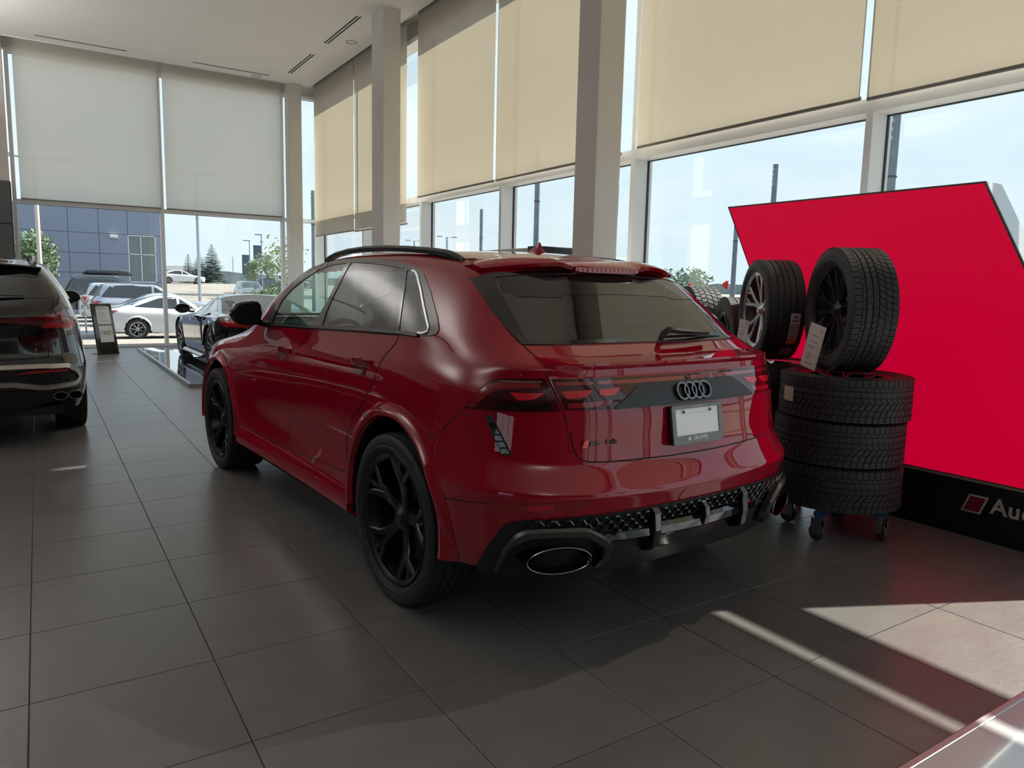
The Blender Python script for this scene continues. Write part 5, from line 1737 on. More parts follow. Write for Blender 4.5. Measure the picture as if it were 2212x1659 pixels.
def build_black_suv():
    car = thing('compact_suv', 'glossy black compact SUV with silver bumper trim, cut by the left edge', 'car', (-.585, 8.44, 0), math.radians(2.2))
    V, F = cage_from_rings(q5_rings(), {3: .5, 4: .4, 7: .3, 9: .4, 11: .3}, 3)
    sk = Skin(V, F)
    REAR, RIGHT, DG = (0, 1, 0), (-1, 0, 0), (-.72, .69, 0)
    keep = []
    for f in F:
        c = sum((V[i] for i in f), Vector()) / len(f)
        if any((c.y - y) ** 2 + (c.z - .40) ** 2 < .455 ** 2 for y in (0.0, 2.80)) and c.z < .9:
            continue
        if c.z < .47 and c.y < -.4 and abs(c.x) < .8:
            continue
        keep.append(f)
    MB().add(V, keep).obj('body_shell', M_BLACKPAINT, car, smooth=40, fix=False)
    def fullR(r):
        return list(r) + [(-x, y, z) for x, y, z in reversed(r) if x > 1e-4]
    gl = [(0, -.6, 1.545), (.40, -.6, 1.537), (.555, -.6, 1.515), (.60, -.6, 1.49), (.645, -.7, 1.40), (.675, -.8, 1.31), (.665, -.85, 1.282), (.40, -.86, 1.278), (0, -.87, 1.278)]
    sk.pane(fullR(gl), REAR, .003, .006, .05).obj('tailgate_window', mat('dark_rear_glass', (.012, .012, .012), .03, coat=1), car, smooth=50, fix=False)
    bd = [(0, -.6, 1.535), (.40, -.6, 1.527), (.55, -.6, 1.505), (.60, -.65, 1.465), (.55, -.68, 1.462), (.30, -.68, 1.47), (0, -.68, 1.475)]
    sk.pane(fullR(bd), REAR, .005, .003, .05).obj('window_band', M_GLOSSBLACK, car, smooth=50, fix=False)
    # spoiler
    sp = MB()
    secs = []
    for k in range(21):
        x = -.60 + 1.2 * k / 20
        y = -.70 + .12 * (abs(x) / .6) ** 2
        zt = sk.cast((x, -.40, 3), (0, 0, -1))[0].z
        secs.append([(x, -.38, zt - .01), (x, -.42, zt + .004), (x, y + .01, 1.585 - .03 * (abs(x) / .6) ** 2), (x, y, 1.572 - .03 * (abs(x) / .6) ** 2), (x, y + .10, 1.555 - .03 * (abs(x) / .6) ** 2)])
    sp.sweep(secs)
    sp.obj('roof_spoiler', M_BLACKPAINT, car, smooth=40)
    # lamps and light bar
    lamp = [(.615, -.95, 1.135), (.76, -.90, 1.16), (.86, -.80, 1.130), (.905, -.70, 1.085), (.90, -.70, 1.03), (.84, -.80, 1.015), (.615, -.96, 1.025)]
    both_l = sk.pane(lamp, DG, .005, .012, .03)
    a = both_l.obj('tail_lamp', mat('red_lamp_lens', (.28, .008, .02), .08, coat=1), car, smooth=40, fix=False)
    mirror_mb(both_l).obj('tail_lamp', mat('red_lamp_lens'), car, smooth=40, fix=False)
    lo = sk.pane([(.625, -.95, 1.068), (.84, -.80, 1.060), (.888, -.70, 1.055), (.885, -.72, 1.03), (.82, -.80, 1.022), (.625, -.95, 1.030)], DG, .0075, .003, .03)
    lo.obj('lamp_segment', M_LENSRED, a, smooth=40, fix=False)
    bar = [(0, -.98, 1.098), (.30, -.98, 1.108), (.60, -.95, 1.135), (.60, -.95, 1.045), (.30, -.98, 1.072), (0, -.98, 1.076)]
    lb = sk.pane(fullR(bar), REAR, .005, .01, .03).obj('tailgate_light_bar', mat('dark_red_bar', (.13, .006, .014), .08, coat=1), car, smooth=40, fix=False)
    sk.pane(fullR([(0, -.98, 1.070), (.30, -.98, 1.066), (.60, -.96, 1.040), (.60, -.96, 1.000), (0, -.98, 1.010)]), REAR, .003, .006, .04).obj('lamp_base_trim', M_GLOSSBLACK, car, smooth=40, fix=False)
    # seams
    tg = [(.665, -.86, 1.275), (.655, -.93, 1.18), (.612, -.96, 1.13), (.608, -.97, 1.02), (.605, -.97, .90), (.600, -.96, .765), (0, -.99, .752)]
    sk.ribbon(tg, REAR, .008, .001).obj('tailgate_seam', M_SEAM, car, fix=False)
    mirror_mb(sk.ribbon(tg, REAR, .008, .001)).obj('tailgate_seam', M_SEAM, car, fix=False)
    # bumper: silver loop round a black honeycomb field, red reflectors
    fld = fullR([(0, -1.0, .672), (.72, -.95, .672), (.80, -.90, .640), (.815, -.88, .575), (.775, -.9, .530), (.55, -.95, .528), (.34, -.98, .568), (0, -1.0, .572)])
    sk.pane(fld, REAR, .004, .008, .05).obj('bumper_field', M_MATBLACK, car, smooth=30, fix=False)
    path = fullR([(0, -1.0, .688), (.50, -.97, .688), (.735, -.93, .684), (.80, -.88, .655), (.832, -.84, .580), (.795, -.88, .520), (.54, -.95, .508), (.335, -.98, .552), (0, -1.0, .556)])
    pth = [Vector(p) for p in round_poly(path, .03, 3)]
    wd = .030
    sk.ribbon(pth, REAR, .042, .024, closed=True, h=.022).obj('bumper_trim_loop', M_SATINSILVER, car, smooth=30, fix=False)
    for s in (1, -1):
        rf = sk.pane([(.34, -.98, .636), (.46, -.97, .662), (.735, -.93, .664), (.735, -.93, .644), (.50, -.96, .642)], REAR, .014, .01, .03)
        (rf if s > 0 else mirror_mb(rf)).obj('bumper_reflector', mat('reflector_red', (.45, .008, .015), .2, coat=1), car, smooth=30, fix=False)
    hc = MB()
    for j in range(4):
        for i in range(10):
            x, z = .36 + .048 * i + (.024 if j % 2 else 0), .552 + .024 * j
            if x > .77 or (z < .60 and x < .50 and j == 0):
                continue
            c, n = sk.cast((x, -2, z), REAR)
            for q in range(3):
                an = math.radians(60 * q)
                d = Vector((math.cos(an), 0, math.sin(an))) * .011
                hc.tube([c + n * .010 - d, c + n * .010 + d], .0018, 4)
    for o_ in (hc.obj('honeycomb_ribs', M_GLOSSBLACK, car), mirror_mb(hc).obj('honeycomb_ribs', M_GLOSSBLACK, car)):
        o_['kind'] = 'stuff'
    # lower valance, step pad and exhausts
    val = MB()
    secs = []
    for k in range(23):
        x = -.84 + 1.68 * k / 22
        e = (abs(x) / .84) ** 3
        y = -1.0 + .17 * e
        z0 = .30 + .17 * e
        secs.append([(x, y + .03, .50), (x, y, .485), (x, y + .01, .40 + .08 * e), (x, y + .06, z0), (x, y + .35, z0 - .02 + .05 * e), (x, y + .35, .50)])
    val.sweep(secs)
    val.obj('lower_valance', M_MATBLACK, car, smooth=35)
    MB().box(-.70, .70, -.90, -.3, .26, .33).obj('underbody', M_MATBLACK, car)
    MB().box(-.60, .60, -.3, 3.3, .22, .60).obj('chassis', M_MATBLACK, car)
    for x in (.672, .788, -.672, -.788):
        rows = []
        for dy, s in ((.04, .95), (0, 1.0), (-.012, 1.02), (-.012, .93), (.06, .88)):
            rows.append([(x + .054 * s * math.cos(2 * math.pi * k / 24), -.985 + .10 * (abs(x) - .672) * 3 + dy, .432 + .036 * s * math.sin(2 * math.pi * k / 24)) for k in range(24)])
        e_ = MB().sweep(rows, cap=False).obj('exhaust_tip', M_SATINSILVER, car, smooth=40)
        MB().add(rows[-1], [tuple(range(24))]).obj('exhaust_core', mat('tip_core_black'), e_)
    # wiper
    MB().tube([(-.02, -.90, 1.30), (.20, -.89, 1.305), (.45, -.86, 1.300)], [.018, .012, .006], 8, flat=.6).obj('rear_wiper', M_MATBLACK, car, smooth=40)
    # right-hand side: glazing, rail, mirror
    sg = [(.83, -.30, 1.27), (.66, .05, 1.52), (.66, .5, 1.565), (.67, 1.1, 1.575), (.70, 1.6, 1.52), (.80, 1.95, 1.36), (.83, 2.1, 1.19), (.84, 1.0, 1.215)]
    pg = sk.pane(sg, RIGHT, .003, .006, .06)
    pg.obj('side_window', mat('dark_side_glass', (.012, .013, .013), .03, coat=1), car, smooth=50, fix=False)
    mirror_mb(pg).obj('side_window', mat('dark_side_glass'), car, smooth=50, fix=False)
    rb = sk.ribbon([(.84, -.36, 1.262), (.70, -.06, 1.49), (.665, .08, 1.54), (.66, .5, 1.585), (.66, 1.1, 1.595), (.69, 1.6, 1.55), (.80, 2.0, 1.37)], RIGHT, .022, .012, h=.01)
    rb.obj('window_trim', M_SATINSILVER, car, smooth=30, fix=False)
    mirror_mb(rb).obj('window_trim', M_SATINSILVER, car, smooth=30, fix=False)
    for s in (1, -1):
        secs = []
        for y, z in ((-.30, 1.608), (-.22, 1.650), (-.10, 1.668), (.3, 1.684), (.8, 1.692), (1.3, 1.68), (1.45, 1.64)):
            secs.append([(s * (.565 + u), y, z + v) for u, v in ((-.016, -.03), (-.016, -.006), (0, 0), (.016, -.006), (.016, -.03))])
        MB().sweep(secs).obj('roof_rail', mat('silver_rail', (.32, .31, .30), .3, metal=.9), car, smooth=40)
        cx = s * .985
        secs = []
        for dy, q in ((0, .92), (.02, 1.0), (.09, .95), (.15, .6), (.17, .2)):
            secs.append([(cx + .115 * q * math.cos(2 * math.pi * k / 20), 1.93 + dy, 1.235 + .085 * q * math.sin(2 * math.pi * k / 20) * (1 if math.sin(2 * math.pi * k / 20) > 0 else .9)) for k in range(20)])
        mo = MB().sweep(secs).obj('door_mirror', M_BLACKPAINT, car, smooth=50)
        MB().tube([(s * .93, 1.99, 1.19), (s * .84, 2.05, 1.165)], .03, 8).obj('mirror_foot', M_MATBLACK, mo, smooth=40)
    carc, tr = tyre_meshes(.255, .735, .53, 'road')
    cm, tm = carc.mesh('tyre', M_RUBBER, 40), tr.mesh('tyre_tread', M_RUBBER_T, 30)
    for y in (0, 2.80):
        for s in (-1, 1):
            wh = bpy.data.objects.new('wheel', None)
            COL.objects.link(wh)
            wh.parent = car
            wh.location = (s * .80, y, .3675)
            wh.rotation_euler = (0, 0, 0 if s < 0 else math.pi)
            put('tyre', cm, wh)
            put('tyre_tread', tm, wh)
            rim_parts(wh, .53, .25, 'v5', M_SILVER, M_GREYRIM)
    return sk
Q5_SKIN = build_black_suv()

# ---------------------------------------------------------------- simpler cars: sports coupe and the cars outside
def car_rings(p):
    ro, fe, w = p['ro'], p['wb'] + p['fo'], p['w']
    def plan(k, y0, y1, f, front=1.0):
        """17 points round half a car"""
        pts = [(0, y0), (.35 * w * k, y0 + .01 * f), (.66 * w * k, y0 + .05 * f), (.88 * w * k, y0 + .16 * f), (.975 * w * k, y0 + .38 * f)]
        ys = [y0 + .62 * f + (y1 - y0 - 1.24 * f) * i / 6 for i in range(7)]
        pts += [(w * k, y) for y in ys]
        pts += [(.97 * w * k, y1 - .40 * f), (.86 * w * k, y1 - .18 * f), (.62 * w * k, y1 - .06 * f), (.32 * w * k, y1 - .012 * f), (0, y1)]
        return pts
    def zz(y, zr, zm, zf, y0, y1):
        t = (y - y0) / (y1 - y0)
        return zr + (zm - zr) * t / .5 if t < .5 else zm + (zf - zm) * (t - .5) / .5
    R = []
    def add(k, y0, y1, f, zr, zm, zf):
        R.append([Vector((x, y, zz(y, zr, zm, zf, y0, y1))) for x, y in plan(k, y0, y1, f)])
    g = p.get('clear', .20)
    add(.93, -ro + .10, fe - .10, 1, g + .05, g, g)
    add(.99, -ro + .02, fe - .04, 1, .42, .34, .36)
    add(1.0, -ro, fe, 1, .60, .58, .54)
    add(.99, -ro + .02, fe - .03, 1, p['sh_r'] - .06, p['sh_m'], p['sh_f'] - .08)
    add(.95, -ro + p.get('tail_in', .06), fe - .12, 1, p['sh_r'] + .02, p['sh_m'] + .09, p['sh_f'])
    add(p.get('gk', .87), p['rwb'], p['cowl'], .75, p['deck'], p['belt'], p['cowlz'])
    add((p.get('gk', .87) + p['rk']) / 2, (p['rwb'] * .5 + p['rwt'] * .5), (p['cowl'] * .5 + p['wst'] * .5), .62, (p['deck'] + p['roof'] - .05) / 2 + .02, (p['belt'] + p['roof'] - .04) / 2, (p['cowlz'] + p['roof'] - .06) / 2 + .02)
    add(p['rk'], p['rwt'], p['wst'], .5, p['roof'] - .055, p['roof'] - .035, p['roof'] - .065)
    add(p['rk'] * .6, p['rwt'] + .18, p['wst'] - .18, .3, p['roof'] - .012, p['roof'] - .006, p['roof'] - .015)
    n = R[-1]
    R.append([Vector((0, q.y * .9 + .1 * (p['rwt'] + p['wst']) / 2, q.z + .008)) for q in n])
    return R

M_EXTGLASS = mat('dark_car_window', (.02, .025, .03), .04, coat=1)
def simple_car(name, label, cat, loc, rz, p, paint, group=None, lamps=True, level=2, wheel_style='seven', rim_m=None, wheel_d=.66, cars_group=None):
    car = thing(name, label, cat, loc, rz, group)
    V, F = cage_from_rings(car_rings(p), {3: .4, 4: .45, 5: .4, 7: .3}, level)
    sk = Skin(V, F)
    r = wheel_d / 2
    keep = [f for f in F if not any(((V[f[0]].y + V[f[2]].y) / 2 - y) ** 2 + ((V[f[0]].z + V[f[2]].z) / 2 - r) ** 2 < (r + .05) ** 2 and abs(V[f[0]].x) > .4 * p['w'] for y in (0, p['wb']))]
    MB().add(V, keep).obj('body_shell', paint, car, smooth=40, fix=False)
    w = p['w']
    LEFT = (1, 0, 0)
    b, ro_ = p['belt'] + .02, p['roof'] - .075
    yr0, yr1 = p['rwb'] + p.get('wr0', .34), p['rwt'] + p.get('wr1', .22)
    yf0, yf1 = p['cowl'] - .42, p['wst'] - .16
    ym = p.get('split', p['wb'] * .47)
    def at(y, z):
        return (-w, y, z)
    tz = p['deck'] - p['belt']
    win = [[at(ym - .04, b), at(ym - .06, ro_ + .02), at((yr1 + ym) / 2, ro_ + .015), at(yr1, ro_ - .02), at(yr0 + (yr1 - yr0) * .35, b + (ro_ - b) * .42 + tz * .1), at(yr0, b + .03 + max(0, tz) * .5)],
           [at(ym + .04, b), at(ym + .02, ro_ + .02), at((yf1 + ym) / 2, ro_ + .01), at(yf1, ro_ - .03), at(yf1 + (yf0 - yf1) * .55, b + (ro_ - b) * .48), at(yf0, b + .01)]]
    if p.get('split') is False:
        win = [win[0][2:] + win[1][2:]]
    for q in win:
        both(sk.pane(round_poly(q, .05), LEFT, .003, .004, .08), 'side_window', M_EXTGLASS, car, smooth=50)
    zc = (p['deck'] + p['roof']) / 2
    REAR = (0, 1, 0)
    rw = [(0, 0, p['roof'] - .085), (-w * p['rk'] * .72, 0, p['roof'] - .10), (-w * .74, 0, p['deck'] + .06), (0, 0, p['deck'] + .05)]
    sk.pane(full(rw), REAR, .003, .004, .08).obj('rear_window', M_EXTGLASS, car, smooth=50, fix=False)
    ws = [(0, 0, p['roof'] - .10), (-w * p['rk'] * .78, 0, p['roof'] - .11), (-w * .76, 0, p['cowlz'] + .06), (0, 0, p['cowlz'] + .06)]
    sk.pane(full(ws), (0, -1, 0), .003, .004, .08).obj('windscreen', M_EXTGLASS, car, smooth=50, fix=False)
    if lamps:
        z = p['sh_r'] - .05
        lp = [(-w * .70, -p['ro'], z + .05), (-w * .93, -p['ro'] + .1, z + .06), (-w * 1.0, -p['ro'] + .36, z + .05), (-w * .97, -p['ro'] + .2, z - .05), (-w * .72, -p['ro'], z - .05)]
        both(sk.pane(lp, (.72, .69, 0), .006, .01, .05), 'tail_lamp', mat('tail_lamp_red', (.32, .01, .02), .15, coat=1), car, smooth=40)
        z = p['sh_f'] - .10
        fe = p['wb'] + p['fo']
        hp = [(-w * .62, fe, z + .04), (-w * .90, fe - .15, z + .06), (-w * .99, fe - .42, z + .06), (-w * .90, fe - .15, z - .03), (-w * .64, fe, z - .03)]
        both(sk.pane(hp, (.72, -.69, 0), .006, .01, .05), 'head_lamp', mat('head_lamp_clear', (.5, .52, .55), .1, coat=1), car, smooth=40)
    ins = p['cowl'] - .52
    ms = p.get('mirror_s', 1.0)
    mm = MB()
    secs = []
    for dy, q in ((0, .9), (.03, 1), (.10, .8), (.13, .2)):
        secs.append([(-(w + .07) + .09 * ms * q * math.cos(2 * math.pi * k / 12), ins + dy, p['belt'] + .035 + .02 * ms + .06 * ms * q * math.sin(2 * math.pi * k / 12)) for k in range(12)])
    mm.sweep(secs)
    mm.tube([(-(w + .03), ins + .06, p['belt'] + .02), (-w * .86, ins + .1, p['belt'] - .0)], .02, 6)
    both(mm, 'door_mirror', p.get('mirror_m', paint), car, smooth=40)
    seam = [at(ym, b - .01), at(ym + .02, p['sh_m'] + .02), at(ym + .02, .36)]
    both(sk.ribbon(seam, LEFT, .008, .001), 'door_seam', M_SEAM, car)
    for hy in (ym - .42, ym + .30):
        both(MB().tube([sk.cast(at(hy + d, p['sh_m'] + .03), LEFT, .018)[0] for d in (0, .09, .18)], .014, 6), 'door_handle', paint, car, smooth=40)
    carc, tr = tyre_meshes(.225, wheel_d, wheel_d * .70, 'road')
    cm, tm = carc.mesh('tyre', M_RUBBER, 40), tr.mesh('tyre_tread', M_RUBBER_T, 30)
    ub = MB().box(-w * .62, w * .62, -.55, p['wb'] + .5, p.get('clear', .2), .55)
    ub.obj('underbody', M_MATBLACK, car)
    for y in (0, p['wb']):
        ln = MB()
        secs = []
        for k in range(17):
            a = math.pi * k / 16
            cy, cz = y + (r + .055) * math.cos(a), r + (r + .055) * math.sin(a)
            secs.append([(-w * .985, cy, cz), (-w * .62, cy, cz), (-w * .60, y, r)])
        ln.sweep(secs, closed_sec=False, cap=False)
        both(ln, 'wheel_liner', M_MATBLACK, car, smooth=40)
        rm = MB()
        secs = []
        for k in range(25):
            a = math.pi * (-.06 + 1.12 * k / 24)
            c0 = [sk.cast((-1.5, y + (r + q) * math.cos(a), max(.28, r + (r + q) * math.sin(a))), LEFT)[0] for q in (.105, .085, .045)]
            secs.append([c0[0], c0[1] + Vector((-.012, 0, 0)), c0[2] + Vector((-.014, 0, 0)), c0[2] + Vector((.10, 0, 0))])
        rm.sweep(secs, closed_sec=False, cap=False)
        both(rm, 'wheel_arch', paint, car, smooth=50)
        for s in (-1, 1):
            wh = bpy.data.objects.new('wheel', None)
            COL.objects.link(wh)
            wh.parent = car
            wh.location = (s * (w - .125), y, r)
            wh.rotation_euler = (0, 0, 0 if s < 0 else math.pi)
            put('tyre', cm, wh)
            put('tyre_tread', tm, wh)
            rim_parts(wh, wheel_d * .70, .22, wheel_style, rim_m or M_SILVER, M_GREYRIM)
    return car, sk

SEDAN = dict(ro=.95, wb=2.67, fo=.95, w=.89, sh_r=.92, sh_m=.80, sh_f=.80, belt=.95, deck=1.03, cowl=2.15, cowlz=.97, rwb=-.42, rwt=.45, wst=1.45, roof=1.41, rk=.62)
SUVP = dict(ro=.98, wb=2.82, fo=.98, w=.98, sh_r=1.02, sh_m=.92, sh_f=.98, belt=1.10, deck=1.16, cowl=2.45, cowlz=1.12, rwb=-.82, rwt=-.50, wst=1.55, roof=1.74, rk=.70, wr0=.22, wr1=.25, tail_in=.05)
COUPE = dict(ro=.92, wb=2.65, fo=.90, w=.97, sh_r=.86, sh_m=.72, sh_f=.72, belt=.86, deck=.90, cowl=2.22, cowlz=.84, rwb=-.50, rwt=.62, wst=1.42, roof=1.205, rk=.58, clear=.12, split=1.05, gk=.82, wr0=.75, wr1=.30)
TESLA = dict(ro=.90, wb=2.87, fo=.92, w=.92, sh_r=.98, sh_m=.82, sh_f=.74, belt=.93, deck=1.05, cowl=2.5, cowlz=.93, rwb=-.70, rwt=.35, wst=1.55, roof=1.44, rk=.62)

def build_coupe():
    car, sk = simple_car('sports_coupe', 'black low mid-engined sports coupe parked on the glass platform', 'car', (3.25, 12.62, .056), math.radians(1.0), dict(COUPE, mirror_m=M_GLOSSBLACK, mirror_s=1.5), M_BLACKPAINT, wheel_d=.68, wheel_style='v5', rim_m=mat('dark_silver_rim', (.25, .25, .26), .25, metal=.9), lamps=False, level=3)
    # rear lamps, dark rear panel, side blade and intake, wing
    both(sk.pane([(-.55, -.9, .80), (-.90, -.8, .82), (-.95, -.6, .79), (-.93, -.7, .72), (-.55, -.9, .71)], (.72, .69, 0), .006, .01, .04), 'tail_lamp', M_LENSMID, car, smooth=40)
    both(sk.pane([(-.60, -.9, .775), (-.90, -.8, .785), (-.90, -.8, .765), (-.60, -.9, .755)], (.72, .69, 0), .012, .01, .04), 'lamp_strip', M_LENSRED, car, smooth=40)
    both(sk.pane([(-.45, -.9, .62), (-.86, -.8, .64), (-.90, -.7, .42), (-.45, -.9, .40)], (.72, .69, 0), .006, .01, .06), 'rear_air_outlet', M_MATBLACK, car, smooth=40)
    both(sk.pane([(-.97, .62, .88), (-.97, .78, .86), (-.97, .72, .50), (-.97, .56, .34), (-.97, .50, .40), (-.97, .58, .62)], (1, 0, 0), .010, .014, .05), 'side_blade', M_GLOSSBLACK, car, smooth=40)
    both(sk.pane([(-.97, .50, .84), (-.97, .62, .86), (-.97, .56, .42), (-.97, .46, .44)], (1, 0, 0), .004, .006, .05), 'side_intake', M_MATBLACK, car, smooth=40)
    secs = []
    for k in range(13):
        x = -.72 + 1.44 * k / 12
        secs.append([(x, -.80, .915), (x, -.90, .945), (x, -.905, .935), (x, -.80, .895)])
    MB().sweep(secs).obj('rear_wing', M_GLOSSBLACK, car, smooth=30)
    both(MB().sweep([[(-.96, y, .20), (-1.0, y, .17), (-1.0, y, .145), (-.90, y, .14)] for y in (.45, 1.2, 2.1)]), 'side_skirt', M_SATINSILVER, car, smooth=30)
    both(sk.pane([(-.5, -.20, 1.02), (-.62, -.1, 1.02), (-.60, .45, 1.17), (-.47, .35, 1.17)], (0, 0, -1), .004, .006, .06), 'engine_cover_louvre', M_GREYRIM, car, smooth=40)
build_coupe()

# ---------------------------------------------------------------- outside the glass
def ground_z(x, y):
    a = max(0.0, min(1.0, (y - 52) / 40)) if x < 40 else max(0.0, min(1.0, (y - 52) / 60))
    return -.42 + 1.75 * a * a * (3 - 2 * a)

def build_ground():
    xs = [-60, -30, -14, -6, 0, 6.3, 9, 14, 20, 28, 40, 60, 100, 180, 300]
    ys = [-80, -40, -14, 0, 10, 18.3, 22, 28, 36, 44, 52, 58, 64, 70, 76, 82, 88, 94, 104, 130, 180, 300]
    mb = MB()
    vs = [(x, y, ground_z(x, y)) for y in ys for x in xs]
    n = len(xs)
    fs = [(j * n + i, j * n + i + 1, (j + 1) * n + i + 1, (j + 1) * n + i) for j in range(len(ys) - 1) for i in range(n - 1)]
    m = noise_tint(mat('pale_asphalt', (.26, .235, .215), .85), (.235, .212, .196), (.29, .265, .243), scale=.35, detail=10, bump=.1, bump_scale=8)
    structure(mb.add(vs, fs), 'ground', m, smooth=40)
    ap = noise_tint(mat('concrete_apron', (.32, .29, .265), .8), (.29, .262, .24), (.345, .315, .29), scale=1.5, detail=8)
    a = structure(MB().box(6.2, 8.2, -14, 18.26, -.5, -.05), 'pavement_1', ap)
    b = structure(MB().box(-14, 8.2, 18.26, 21.2, -.5, -.05), 'pavement_2', ap)
    # grass verge beyond the side lot
    g = noise_tint(mat('verge_grass', (.10, .16, .05), .9), (.07, .13, .035), (.15, .20, .07), scale=1.2, detail=10)
    v = structure(MB().box(24, 30, -20, 60, -.5, -.36), 'verge', g)
    # painted hatching on the lot
    wp = mat('road_paint_white', (.62, .62, .60), .7)
    for k in range(6):
        t = MB().box(-.9, .9, -.16, .16, 0, .006).obj('road_marking', wp)
        t.location = (.75, 29.0 + k * .95, -.418)
        t.rotation_euler = (0, 0, math.radians(-6))
        tag(t, 'white painted hatch bar on the lot behind the info stand', 'road marking', 'painted hatch bars', None)
    kb = mat('kerb_concrete', (.50, .48, .45), .8)
    k1 = MB().box(0, 14, -.15, .15, -.3, .14).obj('kerb', kb)
    k1.location = (8.5, 70.0, ground_z(12, 70))
    k1.rotation_euler = (0, 0, math.radians(-14))
    tag(k1, 'pale concrete kerb below the parked white hatch on the slope', 'kerb')
    k2 = MB().box(-.9, .9, -.15, .15, 0, .13).obj('kerb', kb, bevel=.03)
    k2.location = (1.0, 27.3, -.42)
    tag(k2, 'short pale parking kerb beside the hatch bars', 'kerb')
build_ground()

def leaf_cloud(c, r, n, size, seed, shape=None, flat=.8):
    rnd = random.Random(seed)
    mb = MB()
    k = 0
    while k < n:
        u = Vector((rnd.uniform(-1, 1), rnd.uniform(-1, 1), rnd.uniform(-1, 1)))
        if u.length > 1 or u.length < .35:
            continue
        if shape and not shape(u):
            continue
        p = Vector((c[0] + u.x * r[0], c[1] + u.y * r[1], c[2] + u.z * r[2]))
        d = Vector((rnd.gauss(0, 1), rnd.gauss(0, 1), rnd.gauss(0, .7))).normalized()
        e = d.cross(Vector((rnd.gauss(0, 1), rnd.gauss(0, 1), rnd.gauss(0, 1)))).normalized()
        s = size * rnd.uniform(.6, 1.3)
        mb.add([p - d * s, p + e * s * .5, p + d * s, p - e * s * .5], [(0, 1, 2, 3)])
        k += 1
    return mb

def broad_tree(label, x, y, z, h, r, n, size, seed, cols, trunk=.4, lift=.35, group='broad-leaved trees outside'):
    t = thing('broadleaf_tree', label, 'tree', (x, y, z), 0, group)
    bark = mat('tree_bark', (.10, .08, .06), .9)
    tr = MB().tube([(0, 0, 0), (.05, .02, h * .4), (-.03, .04, h * .75)], [.09 * h / 5, .06 * h / 5, .02], 8)
    rnd = random.Random(seed)
    for k in range(6):
        a = rnd.uniform(0, 6.28)
        tr.tube([(0, 0, h * (.3 + .07 * k)), (math.cos(a) * r * .4, math.sin(a) * r * .4, h * (.45 + .07 * k)), (math.cos(a) * r * .75, math.sin(a) * r * .75, h * (.52 + .07 * k))], [.03, .02, .006], 5)
    tr.obj('trunk', bark, t, smooth=50)
    m = noise_tint(mat('leaves_' + str(seed), cols[0], .7), cols[0], cols[1], scale=2.5)
    cl = MB()
    lumps = 7
    for k in range(lumps):
        a = 6.28 * k / lumps + rnd.uniform(-.3, .3)
        rr = r * (.5 if k else 0)
        c = (math.cos(a) * rr, math.sin(a) * rr, h * (lift + .28 + rnd.uniform(-.12, .18)))
        part = leaf_cloud(c, (r * .55, r * .55, h * .24), n // lumps, size, seed * 31 + k)
        cl.add(part.v, part.f)
    cl.obj('crown', m, t, fix=False)['kind'] = 'stuff'
    return t

def spruce(label, x, y, z, h, r, seed):
    t = thing('spruce_tree', label, 'tree', (x, y, z), 0, 'blue-green spruces on the slope')
    MB().tube([(0, 0, 0), (0, 0, h)], [.10, .01], 6).obj('trunk', mat('tree_bark'), t)
    rnd = random.Random(seed)
    mb = MB()
    tiers = 26
    for k in range(tiers):
        f = k / tiers
        zz = h * (.08 + .90 * f)
        rr = r * (1 - f) ** .8 * rnd.uniform(.9, 1.15)
        nb = 26 - int(12 * f)
        for q in range(nb):
            a = 6.283 * (q + rnd.random()) / nb
            l = rr * rnd.uniform(.7, 1.12)
            d = Vector((math.cos(a), math.sin(a), -.18))
            s = Vector((-math.sin(a), math.cos(a), 0))
            wd = l * .30 + .08
            b = Vector((0, 0, zz))
            mb.add([b, b + d * l * .55 + s * wd + Vector((0, 0, .06)), b + d * l + Vector((0, 0, .10)), b + d * l * .55 - s * wd + Vector((0, 0, .06)), b + d * l * .5 + Vector((0, 0, .18 * h / 8))], [(0, 1, 4), (1, 2, 4), (2, 3, 4), (3, 0, 4), (0, 3, 2, 1)])
    mb.obj('needles', noise_tint(mat('spruce_needles', (.035, .075, .065), .8), (.025, .060, .052), (.055, .100, .085), scale=1.5), t, fix=False)['kind'] = 'stuff'

